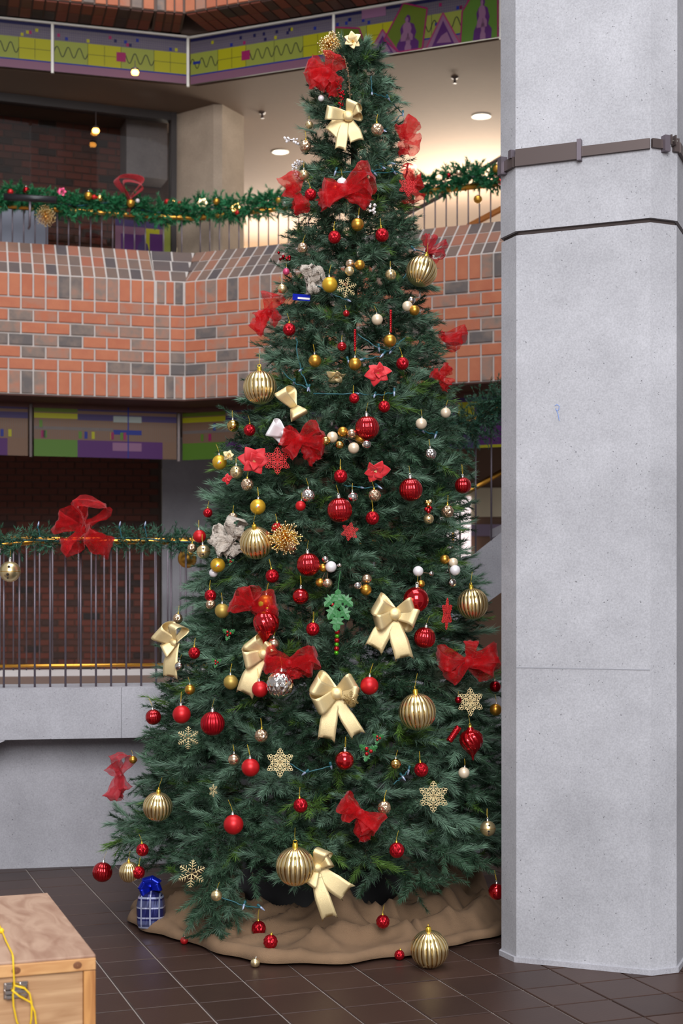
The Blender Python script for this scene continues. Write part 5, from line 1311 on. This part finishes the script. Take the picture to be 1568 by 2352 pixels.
# ------------------------------------------------------------------ burlap tree skirt
mat('burlap', (134, 106, 80), 0.95, noise_amt=0.22, noise_scale=14, bump=0.5, bump_scale=420)
ANG = [-180, -120, -67, -49, -41, -24, -14, -2.5, 12, 19, 35, 53, 90, 180]
RAD = [0.9, 0.95, 0.985, 0.975, 0.94, 1.05, 1.115, 1.13, 1.07, 1.04, 0.965, 0.99, 0.90, 0.9]
mb = MB(); NA, NR = 260, 46; SC = Vector((-0.07, TY))
def skirt(th, f):
    R = float(np.interp(math.degrees(th), ANG, RAD)); R *= 1 + 0.012 * math.sin(th * 23) + 0.02 * noise.noise((th * 5, 0.3, 0))
    r = 0.22 + (R - 0.22) * f
    wob = noise.noise((th * 2.2, f * 2.0, 1.7)) * 1.3
    fold = abs(math.sin(th * 5.5 + 2.2 * wob + 1.5 * f)) ; fold2 = 0.5 + 0.5 * math.sin(f * 17 + 5 * noise.noise((th * 3.1, f * 1.5, 4.0)))
    edge = max(0.0, 1 - f) ** 0.5
    h = 0.012 + 0.085 * edge * (0.35 + 0.65 * (1 - fold) ** 1.2) * min(1, f * 3) + 0.045 * fold2 * (4 * f * (1 - f)) * (0.6 + 0.4 * wob)
    h += 0.12 * max(0, 1 - f / 0.55) ** 1.3 * (0.55 + 0.45 * math.cos(th * 3 + 0.4))
    X = SC.x + r * math.sin(th); Y = SC.y - r * math.cos(th)
    q = noise.noise((X * 2.6 + 3, Y * 2.6, 0.5)); q2 = noise.noise((X * 5.5, Y * 5.5 + 9, 2.5))
    h += (0.055 * max(0, 1 - abs(q) * 2.6) ** 2 + 0.035 * max(0, 1 - abs(q2) * 2.4) ** 2) * min(1, (1 - f) * 5) * min(1, f * 4)
    h += 0.15 * math.exp(-(((X + 0.02) / 0.10) ** 2 + ((Y - 6.55) / 0.16) ** 2)) + 0.10 * math.exp(-(((X + 0.75) / 0.10) ** 2 + ((Y - 6.85) / 0.14) ** 2))
    h += 0.07 * math.exp(-((f - 0.80) / 0.06) ** 2) * (1 if th > 0.5 else 0) + 0.09 * math.exp(-((f - 0.58) / 0.07) ** 2) * (1 if th > 0.45 else 0)
    h += 0.022 * math.sqrt(max(0, 1 - ((f - 0.965) / 0.035) ** 2)) if f > 0.93 else 0
    rr = r + 0.03 * noise.noise((th * 4, f * 4, 9.1)) * f * (1 - f) * 4
    return Vector((SC.x + rr * math.sin(th), SC.y - rr * math.cos(th), max(0.006, h)))
for i in range(NA + 1):
    th = math.radians(-150 + 300 * i / NA)
    for j in range(NR + 1): mb.v.append(tuple(skirt(th, j / NR)))
for i in range(NA):
    for j in range(NR): a = i * (NR + 1) + j; mb.f.append((a, a + NR + 1, a + NR + 2, a + 1)); mb.m.append(0)
o = mb.build('tree_skirt', MATS['burlap'], None, True); tag(o, 'crumpled brown burlap cloth spread around the foot of the tree', 'tree skirt'); md = o.modifiers.new('thickness', 'SOLIDIFY'); md.thickness = 0.006; md.offset = -1

SV = np.array(mb.v)
for k, px, py, r, z, lab in LYING:
    Z = (H - z) * F / (py + r - HY)
    for it in range(0 if z else 4):
        R = r * Z / F; p = at(px, py, Z)
        zs = 0.0 if z == 0 else float(SV[np.argsort((SV[:, 0] - p.x) ** 2 + (SV[:, 1] - p.y) ** 2)[:10], 2].mean())
        Z = (H - zs - R) * F / (py - HY)
    R = r * Z / F; p = at(px, py, Z)
    dq = (SV[:, 0] - p.x) ** 2 + (SV[:, 1] - p.y) ** 2; near = SV[dq < (0.5 * R) ** 2, 2]
    p.z = R if (z == 0 or len(near) == 0) else float(near.max()) + R * 0.93
    bauble(k, p, R, lab, (0.05, 0.15, 0), thread=False)

# ------------------------------------------------------------------ plaid foil gift with blue bow
def plaid():
    m = bpy.data.materials.new('plaid_foil'); m.use_nodes = True; nt = m.node_tree; b = nt.nodes['Principled BSDF']; b.inputs['Metallic'].default_value = 0.6; b.inputs['Roughness'].default_value = 0.22
    tc = nt.nodes.new('ShaderNodeTexCoord'); sx = nt.nodes.new('ShaderNodeSeparateXYZ'); nt.links.new(tc.outputs['Object'], sx.inputs[0])
    def stripes(out, s, a):
        mu = nt.nodes.new('ShaderNodeMath'); mu.operation = 'MULTIPLY'; mu.inputs[1].default_value = s; nt.links.new(out, mu.inputs[0])
        f = nt.nodes.new('ShaderNodeMath'); f.operation = 'FRACT'; nt.links.new(mu.outputs[0], f.inputs[0])
        g = nt.nodes.new('ShaderNodeMath'); g.operation = 'LESS_THAN'; g.inputs[1].default_value = a; nt.links.new(f.outputs[0], g.inputs[0]); return g.outputs[0]
    v = stripes(sx.outputs['X'], 24, 0.16); h = stripes(sx.outputs['Z'], 22, 0.16); h2 = stripes(sx.outputs['Z'], 11, 0.4)
    mx = nt.nodes.new('ShaderNodeMath'); mx.operation = 'MAXIMUM'; nt.links.new(v, mx.inputs[0]); nt.links.new(h, mx.inputs[1])
    c1 = nt.nodes.new('ShaderNodeMix'); c1.data_type = 'RGBA'; c1.inputs['A'].default_value = lin((44, 48, 108)); c1.inputs['B'].default_value = lin((90, 96, 140)); nt.links.new(h2, c1.inputs['Factor'])
    c2 = nt.nodes.new('ShaderNodeMix'); c2.data_type = 'RGBA'; c2.inputs['B'].default_value = lin((190, 196, 226)); nt.links.new(c1.outputs['Result'], c2.inputs['A']); nt.links.new(mx.outputs[0], c2.inputs['Factor'])
    nt.links.new(c2.outputs['Result'], b.inputs['Base Color']); MATS['plaid_foil'] = m
plaid()
gp = at(347, 2120, 6.72); ge = tag(empty('gift_pouch', (gp.x, gp.y, 0.03)), 'blue plaid foil gift pouch with a dark blue bow, left under the tree', 'gift')
m = MB()
def sq(a, t, r, z):
    c = math.cos(a); s = math.sin(a); k = (abs(c) ** 3.5 + abs(s) ** 3.5) ** (-1 / 3.5)
    return r * k * (1 + 0.05 * noise.noise((c * 4, s * 4, z * 40)))
m.lathe([(0.001, 0.0), (0.058, 0.0), (0.064, 0.02), (0.065, 0.06), (0.064, 0.10), (0.060, 0.135), (0.045, 0.155), (0.02, 0.168), (0.016, 0.178), (0.03, 0.20), (0.044, 0.215)], 40, sq)
m.build('foil_wrap', MATS['plaid_foil'], ge, False)
for k, (ang, L, W) in enumerate(((150, 0.055, 0.05), (60, 0.06, 0.05), (20, 0.05, 0.045), (200, 0.05, 0.045), (105, 0.06, 0.05))):
    a = math.radians(ang); d = Vector((math.cos(a), 0, math.sin(a))); w = Vector((-math.sin(a), 0, math.cos(a))); pts = []; wd = []
    for t in range(15):
        f = t / 14; r = math.sin(math.pi * f) ** 0.75; pts.append(Vector((0, 0, 0.175)) + d * L * r + Vector((0, -0.025 * math.sin(2 * math.pi * f) - 0.02, 0))); wd.append(w * W * (0.3 + 0.7 * math.sin(math.pi * f)))
    m = MB(); ribbon_strip(m, pts, wd); solid(m.build('bow_loop', MATS['blue_foil'], ge, True), 0.0015)

# ------------------------------------------------------------------ plywood crate with lid, latch and yellow rope
def wood(name, c0, c1, scale, stretch, rough=0.6):
    m = bpy.data.materials.new(name); m.use_nodes = True; nt = m.node_tree; b = nt.nodes['Principled BSDF']; b.inputs['Roughness'].default_value = rough
    tc = nt.nodes.new('ShaderNodeTexCoord'); mp = nt.nodes.new('ShaderNodeMapping'); mp.inputs['Scale'].default_value = stretch; nt.links.new(tc.outputs['Object'], mp.inputs[0])
    n = nt.nodes.new('ShaderNodeTexNoise'); n.inputs['Scale'].default_value = scale; n.inputs['Detail'].default_value = 7; n.inputs['Distortion'].default_value = 1.2; nt.links.new(mp.outputs[0], n.inputs['Vector'])
    cr = nt.nodes.new('ShaderNodeValToRGB'); e = cr.color_ramp.elements; e[0].position = 0.28; e[0].color = lin(c0); e[1].position = 0.62; e[1].color = lin(c1)
    nt.links.new(n.outputs['Fac'], cr.inputs['Fac']); nt.links.new(cr.outputs['Color'], b.inputs['Base Color']); MATS[name] = m
wood('ply_top', (144, 106, 86), (178, 145, 123), 5, (3.0, 0.9, 1))
wood('ply_front', (160, 116, 78), (196, 156, 116), 4, (0.6, 1, 7))
wood('pine_trim', (176, 118, 68), (216, 166, 110), 5, (1.0, 4, 4))
wood('pine_post', (156, 98, 50), (206, 148, 86), 5, (6, 6, 0.8))
FR = Vector((-0.728, 4.26)); cr_ = tag(empty('plywood_crate', (FR.x, FR.y, 0), (0, 0, tile_rot)), 'pale plywood crate with hinged lid at the lower left corner', 'crate')
WX, DY, HZ = 1.25, 0.966, 0.50
def cb(name, x0, x1, y0, y1, z0, z1, mt):
    m = MB(); m.box(((x0 + x1) / 2, (y0 + y1) / 2, (z0 + z1) / 2), (x1 - x0, y1 - y0, z1 - z0)); o = m.build(name, MATS[mt], cr_)
    bv = o.modifiers.new('edge', 'BEVEL'); bv.width = 0.002; bv.segments = 2; return o
lid = cb('lid', -WX, 0, 0.003, DY, HZ - 0.008, HZ, 'ply_top'); o = cb('lid_trim', -WX, 0, 0.0, 0.02, HZ - 0.044, HZ - 0.0085, 'pine_trim'); o.parent = lid
o = cb('lid_trim', -0.02, 0, 0.021, DY, HZ - 0.044, HZ - 0.0085, 'pine_trim'); o.parent = lid
cb('panel', -WX, -0.036, 0.012, 0.03, 0.0, HZ - 0.046, 'ply_front'); cb('panel', -0.014, -0.004, 0.04, DY, 0.0, HZ - 0.046, 'ply_front'); cb('panel', -WX, -0.015, DY - 0.02, DY, 0, HZ - 0.046, 'ply_front')
cb('corner_post', -0.035, 0, 0.002, 0.04, 0.0, HZ - 0.046, 'pine_post')
def knot(x, z):
    m = MB(); m.lathe([(0.001, 0.0006), (0.008, 0.0006), (0.011, 0.0)], 14); o = m.build('knot', mat('knot_wood', (120, 74, 44), 0.6), cr_, True); o.rotation_euler = (math.pi / 2, 0, 0); o.location = (x, -0.0004, z); o.scale = (1.2, 1, 1)
Bn = MBd; An = MA
def front_pt(px, py, lift=0.0):
    k = (px - CX) / F; c = FR.dot(An) - lift; Z = c / (k * An.x + An.y); return Vector((k * Z, Z, H + (HY - py) / F * Z))
def top_pt(px, py, z):
    Z = (H - z) * F / (py - HY); return at(px, py, Z)
Mi = Matrix.Rotation(-tile_rot, 3, 'Z')
def loc(v): return Mi @ (v - Vector((FR.x, FR.y, 0)))
knot(loc(front_pt(178, 2205)).x, HZ - 0.026); knot(loc(front_pt(37, 2213)).x, HZ - 0.026)
lc = loc(front_pt(36, 2274)); le = tag(empty('metal_latch', front_pt(36, 2274, -0.006), (0, 0, tile_rot)), 'chrome butterfly latch on the front of the plywood crate', 'latch')
for nm, c, s_ in (('plate', (0, 0, 0), (0.070, 0.004, 0.048)), ('wing', (-0.02, -0.006, 0.012), (0.022, 0.012, 0.016)), ('wing', (0.022, -0.006, 0.012), (0.022, 0.012, 0.016)), ('bar', (0, -0.008, -0.004), (0.066, 0.010, 0.012)), ('hook', (-0.02, -0.006, -0.018), (0.018, 0.012, 0.012)), ('hook', (0.022, -0.005, -0.017), (0.018, 0.010, 0.014))):
    m = MB(); m.box(c, s_); o = m.build(nm, MATS['chrome'], le); bv = o.modifiers.new('edge', 'BEVEL'); bv.width = 0.0025; bv.segments = 2
mat('yellow_rope', (232, 190, 20), 0.6)
re_ = tag(empty('yellow_rope', top_pt(4, 2137, HZ)), 'thin yellow rope tied through the latch of the plywood crate', 'rope'); R0 = Vector(re_.location)
P = [top_pt(x, y, HZ + 0.005) for x, y in ((-24, 2085), (-6, 2118), (4, 2137), (14, 2162), (28, 2190))] + [front_pt(x, y, 0.008) for x, y in ((30, 2200), (31, 2225), (33, 2262), (30, 2285), (31, 2310), (38, 2345), (52, 2375))]
m = MB(); m.tube([p - R0 for p in P], 0.0028, 7); m.build('cord', MATS['yellow_rope'], re_, True)
for pts in (((34, 2264), (56, 2270), (68, 2282), (73, 2305), (72, 2340), (66, 2375)), ((27, 2274), (44, 2288), (70, 2302), (80, 2325), (83, 2352), (80, 2380))):
    m = MB(); m.tube([front_pt(x, y, 0.014) - R0 for x, y in pts], 0.0028, 7); m.build('cord', MATS['yellow_rope'], re_, True)
m = MB(); m.ball(top_pt(3, 2138, HZ + 0.008) - R0, 0.009, 10, 8); m.build('rope_knot', MATS['yellow_rope'], re_, True)

# ------------------------------------------------------------------ garlands
def garland(path, rad, n, style, label, L=0.16):
    e = tag(empty('garland', path[0]), label, 'garland', 'evergreen garlands'); O = np.array(path[0]); segs = [(Vector(b) - Vector(a)).length for a, b in zip(path, path[1:])]; tot = sum(segs); Vs, Cs = [], []
    for i in range(n):
        s = (i + random.random()) / n * tot; k = 0
        while k < len(segs) - 1 and s > segs[k]: s -= segs[k]; k += 1
        a, b = Vector(path[k]), Vector(path[k + 1]); t = (b - a).normalized(); p = a.lerp(b, s / segs[k]); u = t.cross(Vector((0, 0, 1))).normalized(); w = u.cross(t); ph = random.uniform(0, 6.28)
        rd = u * math.cos(ph) + w * math.sin(ph); d = rd * random.uniform(0.3, 1.0) + t * random.uniform(-1, 1)
        v, c = sprig(np.array(p + rd * rad * random.uniform(0, 0.45)), np.array(d), L * random.uniform(0.5, 1.0), style, 0.55); Vs.append(v); Cs.append(c)
    o = link('foliage', tri_mesh('foliage', np.concatenate(Vs), np.concatenate(Cs), O), e); o['kind'] = 'stuff'
    m = MB(); m.tube([Vector(p) - Vector(path[0]) for p in path], 0.006, 6); m.build('wire_core', MATS['wire_green'], e)
    return e
def rail_pt(px, dz=0.0, fwd=0.0):
    P, t = (RO[1], dL) if px < 372 else (RO[2], dR)
    s = s_at(px, P, t); n = Vector((-t.y, t.x)); q = P + t * s - n * fwd; return Vector((q.x, q.y, RZ + dz))
gp_ = [rail_pt(x, 0.055 + 0.03 * math.sin(x * 0.031), 0.03) for x in (-330, -260, -190, -120, -40, 40, 110, 180, 250, 320, 366, 400, 470, 540, 610, 680, 760, 840, 920, 1000, 1080, 1160, 1230)]
garland(gp_, 0.13, 2000, 'garland', 'bright green garland with small baubles on the balcony railing', 0.12)
lp = [(x, yb(x) + 0.10, lowz((x,)) + 0.004 + 0.012 * math.sin(x * 9)) for x in np.linspace(-2.9, 0.1, 26)]
garland([Vector(p) for p in lp], 0.06, 1100, 'garland_dark', 'dark green garland wound on the lower landing railing', 0.10)
sp = [Vector((x, ZS + 0.0, 2.60 + 0.50 * (x - 0.66) + 0.03 * math.sin(x * 14))) for x in np.linspace(0.42, 1.45, 12)]
garland(sp, 0.10, 700, 'garland_dark', 'dark green garland on the stair railing beside the column', 0.18)
def rail_z(px): p = rail_pt(px, 0, 0.12); return p.y
UG = [('gold', 300, 467, 10, 'satin gold bauble on the balcony garland before a striped bow'), ('white', 316, 461, 5, 'tiny white bauble on the balcony garland beside a gold one'), ('rdark', 60, 437, 8, 'red bauble on the balcony garland above the black tube'), ('rmatte', 24, 441, 7, 'red bauble on the balcony garland at the far left'),
      ('gold', 203, 450, 10, 'gold bauble on the balcony garland left of the striped bow'), ('rmatte', 216, 453, 6, 'small red bauble on the balcony garland between two gold ones'), ('gshiny', 229, 455, 8, 'shiny gold bauble on the balcony garland left of the striped bow'), ('rmatte', 384, 464, 7, 'red bauble on the balcony garland above the corner'),
      ('gshiny', 397, 461, 4, 'tiny gold bauble on the balcony garland above the corner'), ('rmatte', 412, 467, 5, 'small red bauble on the balcony garland beside the pier'), ('gold', 497, 463, 8, 'gold bauble on the balcony garland right of the cream flower'), ('rmatte', 545, 488, 6, 'red bauble under the gold flower on the balcony rail'),
      ('gold', 640, 461, 8, 'gold bauble on the balcony garland just left of the tree'), ('chrome', 653, 468, 6, 'chrome bauble on the balcony garland just left of the tree'), ('gold', 1143, 389, 12, 'gold bauble on the balcony garland beside the column'), ('gold', 1097, 458, 10, 'gold bauble hanging below the balcony rail at right'),
      ('champ', 1053, 397, 7, 'champagne bauble on the balcony garland right of the tree'), ('rdark', 1030, 403, 6, 'dark red bauble on the balcony garland right of the tree'), ('rshiny', 1150, 416, 9, 'red bauble on the balcony rail touching the column')]
for k, px, py, r, lab in UG:
    Z = rail_z(px); p = at(px, py, Z); bauble(k, p, r * Z / F, lab, thread=False, cap=r > 7, group='balcony garland baubles')
def rail_flower(px, py, r, label, mt, key):
    Z = rail_z(px); p = at(px, py, Z); e = tag(empty('poinsettia', p, (math.pi / 2, 0, 0), r * Z / F), label, 'flower', 'garland flowers')
    for i in range(6):
        o = link('petal', petal_mesh(key, mt), e); o.rotation_euler = (0, -0.25, i * math.pi / 3)
rail_flower(465, 467, 13, 'cream flower on the balcony garland beside the pier', 'gold_pale', 'pc'); rail_flower(541, 478, 13, 'gold flower on the balcony garland right of the pier', 'gold_shiny', 'pgs')
rail_flower(142, 441, 11, 'pale red flower on the balcony garland right of the black tube', 'pink_satin', 'pp')
bow('striped_bow', 300, 455, 'pink striped ribbon bow on the balcony garland', [(95, 34, 30), (60, 26, 22)], [(-12, 34, 16)], 'organza_pink', p=at(300, 460, rail_z(300) + 0.02), knot=0, keep=False)
# black tube on the balcony rail with its post
e = tag(empty('black_tube', at(70, 456, 12.15)), 'black horizontal tube on a bent post before the balcony garland', 'tube'); O = Vector(e.location)
m = MB(); m.tube([at(10, 452, 12.15) - O, at(130, 459, 12.15) - O], 0.030, 14); m.build('tube', mat('black_tube', (34, 32, 36), 0.4), e, True)
m = MB(); m.tube([at(69, 460, 12.15) - O, at(68, 518, 12.15) - O, at(66, 524, 12.25) - O], 0.011, 8); m.build('post', MATS['steel_bar'], e, True)
# lower railing: red bow and gold baubles
zr = lambda px: 8.1
bow('red_bow', 197, 1215, 'large red gauze bow on the lower landing railing', [(150, 56, 56), (60, 54, 50), (215, 50, 52), (-30, 58, 54)], [], 'organza', p=at(197, 1217, 7.98), knot=9, keep=False, crinkle=0.025, thick=0.0, group='red gauze bows')
bauble('bell', at(23, 1313, 8.0), 24 * 8.0 / F, 'big gold bell bauble hanging from the landing railing at left', thread=True, group='landing baubles'); bauble('gold', at(430, 1283, 8.42), 22 * 8.42 / F, 'big gold bauble hanging behind the landing bars at right', thread=True, group='landing baubles')
for (px, lab) in ((88, 'small clear light on the garland left of the red rail bow'), (275, 'small clear light on the garland right of the red rail bow'), (333, 'small clear light on the garland near the tree')):
    p = at(px, 1205, 8.08); e = tag(empty('garland_light', p), lab, 'light', 'garland lights'); o = link('bulb', bmesh_, e); o.rotation_euler = (math.pi, 0.2, 0); o = link('socket', smesh_, e); o.rotation_euler = (math.pi, 0.2, 0)
    m = MB(); m.tube([(0, 0, -0.02), (0.01, 0, -0.07)], 0.003, 6); m.build('wire', MATS['wire_green'], e)
